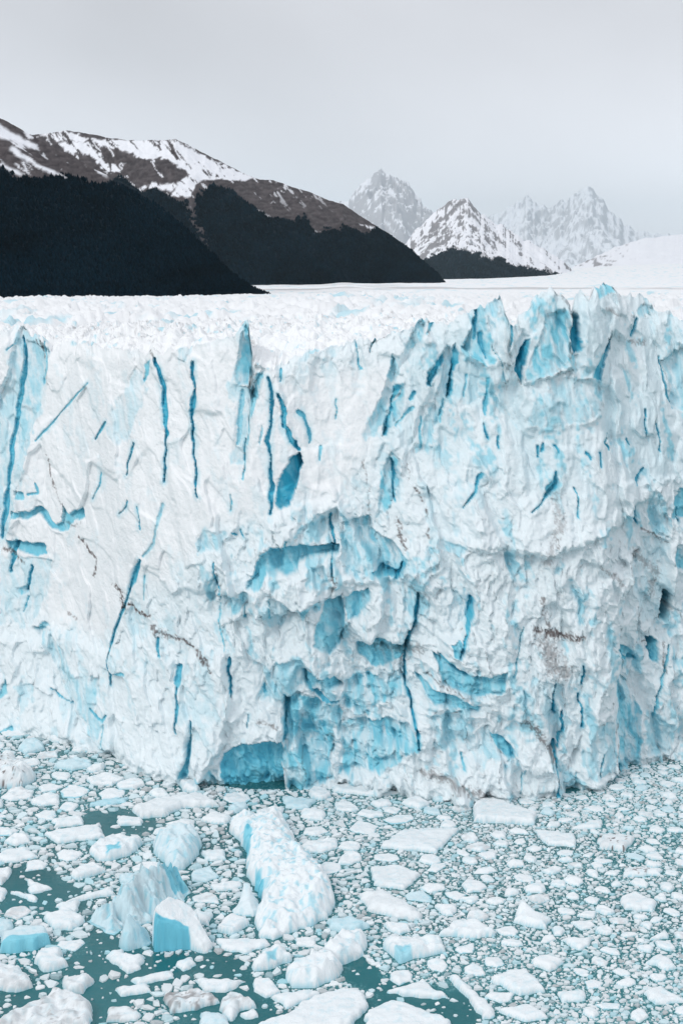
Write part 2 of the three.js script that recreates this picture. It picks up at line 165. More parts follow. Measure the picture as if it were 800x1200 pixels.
// faces and hollows: [blue, depth at the start, depth at the far end, direction in degrees (0 right, 90 up), x, y, ...]
const FACES = [
  [0.22, 0.5, 2, 180, 25, 383, 42, 390, 58, 412, 56, 440, 48, 475, 38, 500, 28, 545, 14, 600, 0, 650, -30, 650, -20, 520, 5, 450],
  [0.3, 0.3, 1, 0, 30, 400, 54, 408, 52, 450, 44, 480, 34, 500, 26, 530, 18, 500, 26, 450], [0.55, 0.2, 0.8, -90, 170, 428, 178, 424, 176, 440, 169, 450], [0.16, 0, 0.5, 0, 160, 430, 172, 445, 160, 500, 140, 525, 122, 500],
  [0.3, 0.1, 0.8, 90, 98, 398, 103, 384, 108, 386, 104, 399, 84, 402], [0.25, 0.2, 0.8, 0, 208, 422, 214, 400, 228, 396, 250, 387, 246, 393, 228, 402, 220, 425],
  [0.4, 0, 2.4, 0, 291, 377, 293.5, 385, 293, 430, 291, 452, 280, 452, 273, 438, 280, 412, 285, 392], [0.22, 0, 1, 0, 270, 452, 298, 455, 292, 500, 286, 545, 268, 545, 276, 500], [0.45, 0.3, 2, 180, 292, 458, 300, 440, 311, 429, 308, 448, 302, 465, 294, 467],  // opening entry: the spike's shaded side, its shade painted in as blue
  [0.98, 2, 5.5, 0, 352, 527, 355, 545, 350, 558, 346, 566, 341, 580, 338, 592, 328, 595, 325, 590, 328, 562, 336, 548, 342, 534],
  [0.3, 0, 1.6, 0, 460, 416, 462, 445, 459, 470, 452, 495, 444, 512, 424, 514, 432, 494, 446, 464, 456, 432], [0.42, 0.5, 2, 180, 470, 456, 474, 462, 468, 490, 458, 504, 449, 513, 453, 490, 459, 470], [0.4, 0, 2, 0, 502, 368, 497, 388, 483, 412, 466, 436, 461, 441, 474, 406, 490, 378], [0.85, 0.5, 2, 0, 503, 378, 510, 376, 506, 388, 500, 393],
  [0.92, 1, 3.4, 180, 519, 412, 520, 421, 511, 432, 503, 452, 499, 452, 502, 436, 510, 423], [0.95, 1.5, 3.4, 180, 533, 402, 538, 412, 537, 424, 531, 434, 529, 462, 525, 466, 527, 440, 530, 420],
  [0.28, 0, 1.6, 0, 522, 404, 531, 409, 528, 460, 520, 482, 510, 505, 500, 532, 486, 534, 494, 500, 508, 470, 517, 440], [0.2, 0, 1, 0, 540, 412, 556, 425, 566, 430, 565, 470, 548, 480, 528, 478, 530, 450],
  [0.42, 0, 2.2, 180, 556, 362, 563, 353, 567, 378, 575, 403, 584, 424, 570, 430, 556, 418, 543, 406, 548, 386], [0.3, 0, 1, 0, 572, 358, 586, 346, 588, 357, 580, 369, 569, 375],
  [1, 2, 4.4, 180, 617, 393, 619, 404, 613, 440, 611, 453, 605, 438, 601, 436, 608, 416], [0.42, 0.2, 1.4, 0, 638, 370, 660, 364, 668, 384, 668, 420, 655, 433, 630, 441, 613, 450, 620, 422, 630, 392], [1, 2.5, 4.5, 90, 672, 368, 679, 371, 677, 390, 678, 408, 671, 413, 668, 396, 670, 380], [0.35, 0.4, 1, 0, 668, 412, 676, 416, 674, 432, 664, 432],
  [0.85, 0.8, 3, 0, 714, 392, 709, 416, 706, 430, 702, 444, 693, 444, 698, 430, 706, 410], [0.5, 0, 1, 90, 700, 334, 714, 333, 720, 341, 710, 346, 699, 350, 695, 343], [0.35, 0, 1, 0, 744, 366, 756, 357, 768, 360, 764, 368, 750, 372], [0.25, 0, 1.6, 180, 776, 424, 800, 408, 850, 420, 850, 480, 790, 479],
  [0.24, 0, 0.8, 0, 645, 444, 702, 444, 706, 476, 690, 492, 650, 502, 618, 496, 626, 470], [0.18, 0, 0.6, 0, 590, 430, 608, 440, 606, 480, 588, 490, 578, 470], [0.7, 0.4, 1.4, -90, 652, 552, 653, 564, 645, 580, 636, 582, 641, 568],
  [0.3, 0, 1.4, 0, 764, 568, 778, 588, 784, 616, 780, 630, 762, 626, 754, 610, 760, 590], [0.55, 0.5, 2, 0, 796, 572, 840, 565, 840, 612, 786, 606],
  [0.16, 0, 0.8, 0, 752, 628, 780, 634, 787, 690, 772, 730, 742, 730, 734, 690, 740, 655], [0.6, 6, 9, 0, 780, 693, 789, 698, 787, 714, 780, 729, 774, 727, 777, 706], [0.4, 1, 2, 0, 790, 640, 830, 640, 830, 690, 788, 660],
  [0.6, 0.8, 1.8, 90, 12, 602, 35, 599, 46, 596, 57, 602, 67, 614, 73, 610, 76, 594, 81, 604, 98, 596, 100, 606, 86, 609, 78, 620, 71, 623, 58, 613, 46, 604, 34, 607, 12, 608], [0.5, 0.5, 1.2, 90, 17, 576, 27, 576, 30, 583, 19, 584],
  [0.62, 0.8, 1.8, 90, 8, 632, 35, 636, 53, 637, 55, 648, 45, 651, 30, 646, 12, 641], [0.18, 0, 0.6, 0, 0, 650, 60, 655, 55, 700, 40, 730, 0, 730], [0.4, 0.3, 1, 0, 18, 690, 31, 686, 33, 694, 20, 696],
  [0.26, 0, 1.2, 180, 40, 732, 62, 738, 78, 760, 86, 790, 112, 788, 120, 812, 114, 828, 126, 846, 118, 872, 104, 850, 90, 822, 80, 792, 64, 770], [0.5, 0.2, 0.8, 90, 40, 735, 52, 728, 58, 732, 46, 740], [0.5, 0.2, 1, 90, 0, 816, 14, 808, 12, 792, 2, 810, -20, 812], [0.22, 0, 0.7, 0, 21, 800, 42, 794, 43, 812, 30, 818], [0.35, 0.2, 1.2, 0, 108, 795, 118, 790, 119, 815, 110, 812],
  [0.55, 0, 0.6, 0, 6, 848, 22, 843, 24, 850, 8, 852],
  [0.8, 0.5, 3.5, 0, 258, 896, 262, 884, 284, 872, 297, 872, 312, 868, 331, 870, 332, 884, 333, 930, 264, 928], [0.4, 0, 0.6, 0, 225, 915, 258, 896, 262, 928, 228, 925], [0.48, 1, 2.2, 180, 332, 820, 352, 812, 376, 824, 398, 830, 402, 850, 384, 890, 394, 915, 340, 930, 332, 900],
  [0.58, 1, 2.8, 0, 310, 648, 322, 643, 352, 641, 396, 639, 396, 650, 352, 655, 345, 670, 312, 671, 303, 690, 289, 691, 298, 672], [0.3, 0.4, 1.4, 0, 350, 622, 372, 604, 396, 594, 400, 622, 372, 632], [0.5, 0.8, 2, 0, 372, 730, 382, 706, 401, 698, 402, 760, 386, 772, 368, 758], [0.6, 0.6, 1.6, -90, 352, 784, 362, 790, 374, 800, 392, 796, 400, 806, 380, 810, 362, 806],
  [0.32, 0.2, 1.2, 0, 326, 776, 350, 770, 362, 800, 342, 834, 298, 822, 308, 800], [0.28, 0.2, 1, -90, 240, 618, 266, 624, 262, 642, 232, 642], [0.4, 0.2, 1.4, 0, 240, 690, 252, 672, 256, 694, 250, 706, 240, 708], [0.35, 0.3, 1.2, 0, 264, 702, 290, 694, 290, 710, 276, 722], [0.25, 0, 1, 0, 300, 700, 330, 702, 345, 715, 320, 738, 300, 730], [0.45, 0.2, 1, 90, 340, 712, 372, 700, 378, 706, 350, 722],
  [0.36, 1, 3, 0, 402, 612, 432, 608, 442, 630, 460, 638, 473, 655, 472, 680, 432, 674, 424, 680, 404, 672, 400, 640], [0.75, 0.6, 1.6, 90, 436, 672, 448, 668, 468, 674, 466, 680, 444, 678], [0.4, 0.5, 1.8, 0, 458, 530, 470, 538, 466, 584, 452, 600, 440, 618, 446, 580],  // opening entry tints the shade of the central recess blue
  [0.55, 0.4, 1.2, 90, 420, 758, 450, 752, 480, 760, 470, 778, 440, 786, 418, 772], [0.4, 0.2, 1, 90, 404, 800, 470, 792, 476, 810, 430, 842, 402, 832], [0.42, 0.2, 1.2, 90, 398, 850, 480, 846, 492, 868, 462, 892, 398, 912], [0.5, 0.6, 1.6, 90, 508, 768, 548, 790, 592, 784, 586, 808, 560, 814, 518, 800], [0.6, 0.6, 1.4, 90, 488, 796, 562, 826, 560, 834, 508, 822], [0.55, 0.4, 1.4, 0, 404, 702, 430, 690, 434, 704, 420, 724, 404, 728], [0.65, 0.6, 1.4, 0, 528, 752, 538, 748, 544, 762, 536, 768, 530, 764],
  [0.7, 0.6, 1.8, 0, 574, 858, 590, 866, 601, 880, 600, 889, 590, 886, 582, 876], [0.28, 0.2, 1, 0, 540, 865, 572, 850, 586, 884, 560, 896], [0.3, 0.3, 1.4, 0, 505, 830, 540, 832, 545, 870, 512, 874],
  [0.22, 0.2, 1, 0, 620, 792, 660, 802, 666, 850, 655, 872, 640, 852, 624, 812], [0.42, 0.6, 1.6, 180, 720, 790, 736, 802, 750, 834, 746, 898, 722, 903, 722, 850], [0.28, 0, 1, 0, 690, 842, 722, 840, 716, 900, 690, 912, 680, 882], [0.3, 0.2, 1, 0, 756, 832, 782, 842, 782, 878, 756, 882], [0.6, 0.5, 1.4, 90, 720, 756, 740, 762, 744, 774, 724, 768], [0.7, 1, 2.2, 90, 758, 748, 770, 750, 768, 776, 760, 772],
  [0.8, 2.5, 3.5, 90, 716, 900, 726, 896, 726, 914, 712, 914], [0.3, 0, 0.8, 0, 505, 636, 520, 632, 548, 645, 540, 650, 512, 642], [0.35, 0, 0.8, 0, 500, 645, 510, 640, 508, 655, 500, 655],
];
// blocks, ledges and cones that stand out: [metres out at the start, at the far end, direction, softness m, x, y, ...]
const BLOCKS = [
  [0.5, 4, -90, 2.2, -40, 770, 10, 762, 26, 760, 52, 800, 100, 860, 112, 880, 60, 870, -40, 860], [1.5, 2.5, -90, 0.8, 60, 735, 130, 770, 132, 880, 118, 870, 100, 850, 84, 800], [1.6, 2.4, 0, 1, 132, 770, 180, 742, 206, 790, 222, 850, 214, 915, 140, 900], [1.8, 2.2, 0, 0.5, 212, 790, 222, 766, 262, 764, 268, 820, 262, 870, 230, 915, 224, 842],
  [0.8, 3, -90, 0.7, 310, 672, 345, 671, 360, 655, 396, 652, 398, 700, 372, 704, 340, 716, 300, 722, 290, 694], [1, 2, -90, 0.8, 320, 610, 352, 592, 402, 590, 412, 606, 394, 596, 352, 622, 330, 642, 305, 646], [0.5, 2.2, -90, 0.6, 402, 680, 440, 674, 468, 682, 490, 668, 520, 690, 492, 700, 474, 760, 430, 756, 404, 740],
  [1.2, 1.8, 0, 0.4, 603, 375, 640, 338, 660, 348, 669, 370, 668, 430, 640, 442, 612, 450, 604, 438, 617, 395], [0.5, 1.1, -90, 0.9, 618, 470, 648, 442, 704, 442, 708, 476, 690, 494, 640, 505, 616, 500], [0.5, 2.5, -90, 1, 560, 500, 590, 492, 640, 510, 680, 500, 740, 530, 740, 600, 640, 650, 560, 640, 540, 560], [1.4, 0.6, 0, 0.35, 478, 425, 500, 395, 520, 402, 508, 440, 492, 480, 466, 560, 458, 530, 474, 480],
  [0.8, 2.2, 0, 0.5, 690, 690, 735, 660, 746, 700, 744, 760, 722, 790, 720, 905, 700, 918, 668, 915, 690, 840], [1, 2, -90, 0.6, 600, 860, 650, 890, 652, 936, 560, 938, 520, 930, 545, 890], [1.4, 0.8, 0, 0.4, 745, 770, 800, 740, 850, 740, 850, 890, 780, 886, 766, 840], [0.6, 2.2, -90, 0.8, 470, 872, 520, 868, 575, 900, 560, 938, 440, 930, 400, 915, 440, 905], [0.8, 1.2, 0, 0.5, 752, 560, 790, 560, 784, 628, 750, 624, 746, 590],
  [-1.8, -2.4, 0, 1, 390, 690, 480, 680, 500, 700, 520, 760, 470, 870, 400, 860], [1, 2, 90, 0.4, 586, 392, 592, 372, 601, 378, 606, 400, 600, 430, 586, 426], [1, 2, 90, 0.5, 680, 400, 684, 352, 704, 333, 726, 345, 742, 372, 730, 400, 716, 388, 700, 430, 682, 430], [0.4, 1.6, 90, 0.5, 548, 420, 556, 357, 563, 352, 586, 424, 572, 432],
];
// rock dust and debris frozen in, plus a painted shadow under an overhang: [strength, half width px, x, y, ...]
const DIRT_AND_SHADOW = [
  [0.9, 2.2, 92, 630, 99, 637, 105, 647, 113, 655, 111, 668, 108, 676], [1.1, 3, 134, 687, 141, 693, 142, 702, 144, 715], [1.0, 2.8, 152, 710, 158, 716, 163, 720, 174, 724], [0.8, 1.8, 55, 533, 59, 545, 61, 558, 66, 575, 71, 588, 77, 595], [0.8, 2, 40, 398, 48, 408, 52, 420, 46, 398], [0.8, 2.6, 4, 642, 14, 646, 20, 654, 27, 660], [0.6, 2.4, 78, 718, 88, 726], [0.5, 2, 76, 612, 88, 617, 94, 612],
  [0.55, 1.2, 425, 540, 428, 555, 432, 575, 432, 600, 434, 606], [0.8, 1.5, 486, 573, 494, 585, 501, 600, 502, 612, 500, 630], [0.8, 3, 466, 612, 468, 625, 473, 640, 475, 645], [0.8, 5, 178, 738, 190, 745, 204, 750], [0.9, 2.8, 204, 750, 216, 753, 226, 760, 234, 766, 243, 775, 248, 785], [0.7, 1.8, 434, 412, 438, 402, 444, 398, 452, 392], [0.4, 6, 650, 580, 655, 610, 645, 630, 640, 660], [0.9, 5, 626, 737, 634, 740, 650, 742, 668, 745, 678, 746], [0.55, 12, 632, 748, 642, 762, 648, 778, 660, 785], [0.7, 3, 634, 700, 638, 718, 642, 735], [0.75, 4, 612, 843, 626, 850, 636, 866, 645, 880, 648, 890], [0.6, 6, 495, 900, 520, 908, 545, 918, 570, 925], [0.7, 2, 560, 925, 572, 932],
  [0.5, 4, 655, 345, 660, 355, 667, 362], [0.5, 4, 738, 400, 755, 402], [0.5, 5, 708, 362, 718, 368], [0.8, 2.6, 388, 672, 392, 684, 390, 692], [0.7, 2, 752, 620, 762, 624, 770, 630, 780, 634], [0.6, 1.8, 777, 753, 774, 768, 778, 790], [0.6, 2.6, 302, 846, 308, 848, 324, 854], [0.7, 1.3, 500, 790, 512, 796, 524, 804], [0.45, 8, 430, 760, 490, 765], [0.6, 1.5, 655, 620, 650, 640], [0.45, 6, 744, 650, 770, 672, 762, 700], [0.5, 4, 484, 690, 500, 712], [0.5, 3, 700, 660, 725, 680], [0.55, 3, 385, 866, 390, 868], [0.5, 2, 354, 885, 360, 915], [0.6, 1.6, 515, 792, 540, 812], [0.8, 1, 736, 756, 760, 754], [0.5, 1, 480, 565, 478, 545], [0.6, 2, 176, 410, 179, 416],  // the mark at the foot of the right-hand overhang is its shadow, painted
];
const box = (p, m) => { let a = 1e9, b = -1e9, c = 1e9, d = -1e9; for (const [x, y] of p) { a = Math.min(a, x); b = Math.max(b, x); c = Math.min(c, y); d = Math.max(d, y); } return [a - m, b + m, c - m, d + m]; };
const pairs = (a, from, step, f) => { const r = []; for (let i = from; i < a.length; i += step) r.push([...f(a[i], a[i + 1]), ...a.slice(i + 2, i + step)]); return r; };
const cracks = CRACKS.map((a, n) => { const p = pairs(a, 2, 3, P); return { s: a[0], d: a[1], p, b: box(p, 1.6), n }; });
const along = (p, deg) => { const a = deg * Math.PI / 180, x = Math.cos(a), y = Math.sin(a); let lo = 1e9, hi = -1e9; for (const q of p) { const t = q[0] * x + q[1] * y; lo = Math.min(lo, t); hi = Math.max(hi, t); } return (X, Y) => clamp((X * x + Y * y - lo) / (hi - lo)); };
const faces = FACES.map((a) => { const p = pairs(a, 4, 2, P); return { s: a[0], d0: a[1], d1: a[2], t: along(p, a[3]), p, b: box(p, 1.2) }; });
const blocks = BLOCKS.map((a) => { const p = pairs(a, 4, 2, P); return { d0: a[0], d1: a[1], t: along(p, a[2]), soft: a[3], p, b: box(p, 3) }; });
const dirtAndShadow = DIRT_AND_SHADOW.map((a) => { const p = pairs(a, 2, 2, P); return { s: a[0], w: a[1] * PX, p, b: box(p, a[1] * PX * 2 + 0.6) }; });
function sdPoly(p, x, y) {                                          // signed distance, inside negative
  let d = 1e18, s = false;
  for (let i = 0, n = p.length, j = n - 1; i < n; j = i++) {
    const ax = p[i][0], ay = p[i][1], bx = p[j][0], by = p[j][1], ex = bx - ax, ey = by - ay, wx = x - ax, wy = y - ay;
    const t = clamp((wx * ex + wy * ey) / (ex * ex + ey * ey + 1e-12)), qx = wx - ex * t, qy = wy - ey * t; d = Math.min(d, qx * qx + qy * qy);
    if ((ay > y) !== (by > y) && x < (bx - ax) * (y - ay) / (by - ay) + ax) s = !s;
  }
  d = Math.sqrt(d); return s ? -d : d;
}
const roughZone = [330, 600, 402, 588, 440, 600, 470, 640, 520, 636, 600, 600, 640, 650, 700, 620, 760, 560, 860, 560, 860, 900, 640, 940, 400, 935, 250, 935, 255, 890, 320, 860, 326, 810, 300, 790, 250, 740, 230, 660];
const roughP = pairs(roughZone, 0, 2, P), smoothP = pairs([-150, 380, 300, 395, 330, 440, 470, 420, 440, 520, 400, 590, 330, 598, 250, 620, 200, 690, 150, 700, 130, 760, 60, 730, 0, 700, -150, 700], 0, 2, P), bandP = pairs([400, 745, 480, 740, 600, 760, 600, 830, 560, 850, 500, 880, 400, 915, 340, 915, 335, 830, 380, 800], 0, 2, P), slopeTR = pairs([440, 520, 470, 415, 560, 350, 700, 325, 860, 360, 860, 560, 700, 600, 560, 560], 0, 2, P);

function frontAt(X, Y, out) {                                       // displacement towards the lake, blueness, dirt with the painted overhang shadow, crack number
  const w1 = fbm(X * 0.35, Y * 0.35, 3, 11), w2 = fbm(X * 0.35 + 40, Y * 0.35, 3, 12), wx = X + w1 * 0.7, wy = Y + w2 * 0.7;
  const n1 = vn(X * 1.9, Y * 1.9, 61), n2 = vn(X * 4.3, Y * 4.3, 62), n3 = vn(X * 0.8 + 3, Y * 0.8, 63);
  const rough = ss(1.5, -2, sdPoly(roughP, wx, wy)), smooth = ss(1.5, -2.5, sdPoly(smoothP, wx, wy)), band = ss(1.5, -2, sdPoly(bandP, wx, wy)), tr = ss(1, -3, sdPoly(slopeTR, wx, wy)) * (1 - rough);
  let d = fbm(X * 0.045, Y * 0.045, 2, 21) * 1.6;
  // blocks broken along steep joints
  const sk = wx + (wy - 40) * 0.2, hx = wx + 0.5 * fbm(X * 0.9, Y * 0.9, 3, 22), hy = wy + 0.5 * fbm(X * 0.9 + 30, Y * 0.9, 3, 23);
  const big = lerp(lerp(0.9, 1.15, rough), 0.55, smooth), sml = lerp(lerp(lerp(0.7, 0.95, rough), 0.16, smooth), 0.3, tr);
  d += big * (1.7 * facet(sk * 0.15, wy * 0.075, 31, 44, 0.6) + 1.05 * facet(sk * 0.33 + 5, wy * 0.17, 36, 40, 0.55));
  d += sml * (0.75 * facet(hx * 0.6, hy * 0.3, 41, 34, 0.6) + 0.3 * facet(hx * 1.35, hy * 0.75, 46, 24, 0.6) + 0.11 * facet(hx * 2.9, hy * 2.2, 47, 12, 0.6) + 0.06 * fbm(X * 2.6, Y * 2.2, 3, 51));
  d += rough * (0.2 * (1 - 2 * Math.abs(fbm(wx * 0.45, wy * 0.5, 4, 71))) + 0.4 * fbm(sk * 0.8, wy * 0.12, 3, 72) + 0.16 * (1 - 2 * Math.abs(fbm(sk * 1.6, wy * 0.2, 3, 73))));
  d += smooth * (0.3 * fbm(sk * 0.7, wy * 0.1, 3, 75) + 0.08 * fbm(sk * 2.6, wy * 0.3, 3, 76) + 0.1 * fbm(X * 1.2, Y * 1.2, 4, 77));
  d += tr * (0.9 * fbm(sk * 0.55 + 9, wy * 0.1, 3, 78) + 0.3 * fbm(sk * 1.7, wy * 0.35, 3, 79));
  if (band > 0.01) { const v = (wy + 0.25 * wx + 1.2 * fbm(wx * 0.2, wy * 0.25, 3, 81)) * 0.42; const fr = v - Math.floor(v); d += band * (0.9 * (fr < 0.75 ? fr / 0.75 : (1 - fr) / 0.25) - 0.45 + 0.5 * (1 - 2 * Math.abs(fbm(wx * 0.5, wy * 1.1, 4, 82)))); }
  d -= (0.5 + 0.5 * n3) * ss(1.3, 0.35, Y + 0.4 * n1);                // the lake gnaws a notch at the waterline
  let blue = 0, dirt = 0, cr = -1, crg = 0;
  for (const o of blocks) { const b = o.b; if (X < b[0] || X > b[1] || Y < b[2] || Y > b[3]) continue; const sd = sdPoly(o.p, X + 0.35 * n3, Y + 0.35 * n1); if (sd < o.soft) d += ss(o.soft, -o.soft * 0.6, sd) * lerp(o.d0, o.d1, o.t(X, Y)); }
  for (const o of faces) {
    const b = o.b; if (X < b[0] || X > b[1] || Y < b[2] || Y > b[3]) continue;
    const sd = sdPoly(o.p, X + 0.1 * n1 + 0.07 * n2 + 0.5 * w1, Y + 0.1 * n3 - 0.07 * n2 + 0.5 * w2); if (sd > 0.9) continue;
    const m = ss(0.14, -0.16, sd); d -= m * lerp(o.d0, o.d1, o.t(X, Y)) * (o.s > 0.8 && o.d1 < 6 ? 0.6 : 1);
    const pale = o.s < 0.5, soft = pale ? 0.3 : 0.1, grain = fbm(sk * 1.5, wy * 0.5, 4, 92); blue = Math.max(blue, o.s * (pale ? 1.25 : 1) * ss(soft, -soft, sd + (pale ? 0.9 : 0.15) * fbm(X * 0.9, Y * 0.6, 3, 91)) * clamp((pale ? 0.72 : 0.9) + (pale ? 0.85 : 0.45) * grain));
  }
  for (const o of cracks) {
    const b = o.b; if (X < b[0] || X > b[1] || Y < b[2] || Y > b[3]) continue; let g = 0, hal = 0;
    const jx = X + 0.05 * n1 + 0.05 * n2 + 0.22 * n3, jy = Y + 0.12 * n3, nw = vn(X * 0.4, Y * 0.42, 64) + 0.25 * vn(X, Y * 1.1, 65);
    for (let i = 1; i < o.p.length; i++) {
      const A = o.p[i - 1], B = o.p[i], ex = B[0] - A[0], ey = B[1] - A[1], t = clamp(((jx - A[0]) * ex + (jy - A[1]) * ey) / (ex * ex + ey * ey + 1e-9));
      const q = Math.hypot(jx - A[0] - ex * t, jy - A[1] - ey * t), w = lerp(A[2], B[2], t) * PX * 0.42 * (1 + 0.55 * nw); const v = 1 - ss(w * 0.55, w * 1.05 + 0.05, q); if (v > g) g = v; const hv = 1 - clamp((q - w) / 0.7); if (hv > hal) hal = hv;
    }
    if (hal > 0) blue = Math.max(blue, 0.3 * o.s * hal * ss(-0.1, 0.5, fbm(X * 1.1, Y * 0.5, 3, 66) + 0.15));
    if (g > 0) { d -= g * Math.min(o.d * 0.4, 0.55 + 0.12 * o.d); blue = Math.max(blue, o.s * ss(0.05, 0.6, g) * (0.9 + 0.2 * n2)); if (g > crg) { crg = g; cr = o.n; } }  // blue ice; its tint is painted deeper toward the groove floor, adding shade
  }
  for (const o of dirtAndShadow) {
    const b = o.b; if (X < b[0] || X > b[1] || Y < b[2] || Y > b[3]) continue; let q = 1e9;
    for (let i = 1; i < o.p.length; i++) { const A = o.p[i - 1], B = o.p[i], ex = B[0] - A[0], ey = B[1] - A[1], t = clamp(((X - A[0]) * ex + (Y - A[1]) * ey) / (ex * ex + ey * ey + 1e-9)); q = Math.min(q, Math.hypot(X - A[0] - ex * t + 0.2 * n1 + 0.1 * n2, Y - A[1] - ey * t + 0.15 * n3)); }
    const e = 1 - q / o.w; if (e > -1) { const gr = 0.5 + 0.5 * vn(X * 5.5, Y * 5.5, 95) + 0.4 * fbm(X * 1.4, Y * 1.4, 2, 96); dirt = Math.max(dirt, clamp(o.s * ss(0.35, 0.95, gr * 0.8 + e * 0.55))); d -= 0.12 * dirt; }
  }
  // thin streaks of bubble-free ice
  const veins = ss(0.12, 0.6, fbm(sk * 0.6, wy * 0.2, 5, 101) + 0.25 * n1) * lerp(0.12, 0.3, Math.max(rough, tr)) * (1 - 0.4 * smooth) + 0.07 * (1 - smooth) + 0.07 * tr * (0.6 + fbm(sk * 0.3, wy * 0.12, 3, 103));
  blue = Math.max(blue, veins);
  const dust = ss(0.42, 0.72, fbm(X * 0.9, Y * 0.5, 5, 105)) * 0.13 * rough;
  out[0] = d; out[1] = clamp(blue); out[2] = Math.max(dirt, dust); out[3] = crg > 0.4 ? cr : -1;
}

// the serac field behind the edge of the front
function iceTop(X, Z) {
  const D = -Z, rise = 60.5 + 1.0 * ss(205, 380, D) - 6.5 * ss(420, 1500, D) - 3.4 * ss(15, -60, X) * ss(210, 340, D) + 1.2 * fbm(X * 0.008, D * 0.008, 2, 201) - 1.6 * ss(0, 60, X) * ss(260, 500, D);
  const wx = X + 2 * fbm(X * 0.11, D * 0.11, 2, 202), wz = D + 2 * fbm(X * 0.11 + 9, D * 0.11, 2, 203), far = 1 - ss(900, 2200, D);
  const a = facet(wx * 0.13, wz * 0.11, 211, 9, 0.8), b = facet(wx * 0.33, wz * 0.3, 216, 9, 0.7), c = fbm(wx * 0.8, wz * 0.8, 3, 218);
  const r = 1 - Math.abs(fbm(wx * 0.1, wz * 0.1, 3, 219)) * 2.4;
  return rise + far * (1.1 * a + 1.0 * b + 1.05 * c + 0.9 * r + 0.9 * ss(300, 420, D) * a) + (1 - far) * 1.6 * fbm(X * 0.02, D * 0.01, 3, 220);
}
const glacier = tag(new THREE.Group(), 'high jagged glacier front of white and turquoise ice rising from the lake', 'glacier');
glacier.name = 'glacier'; scene.add(glacier);
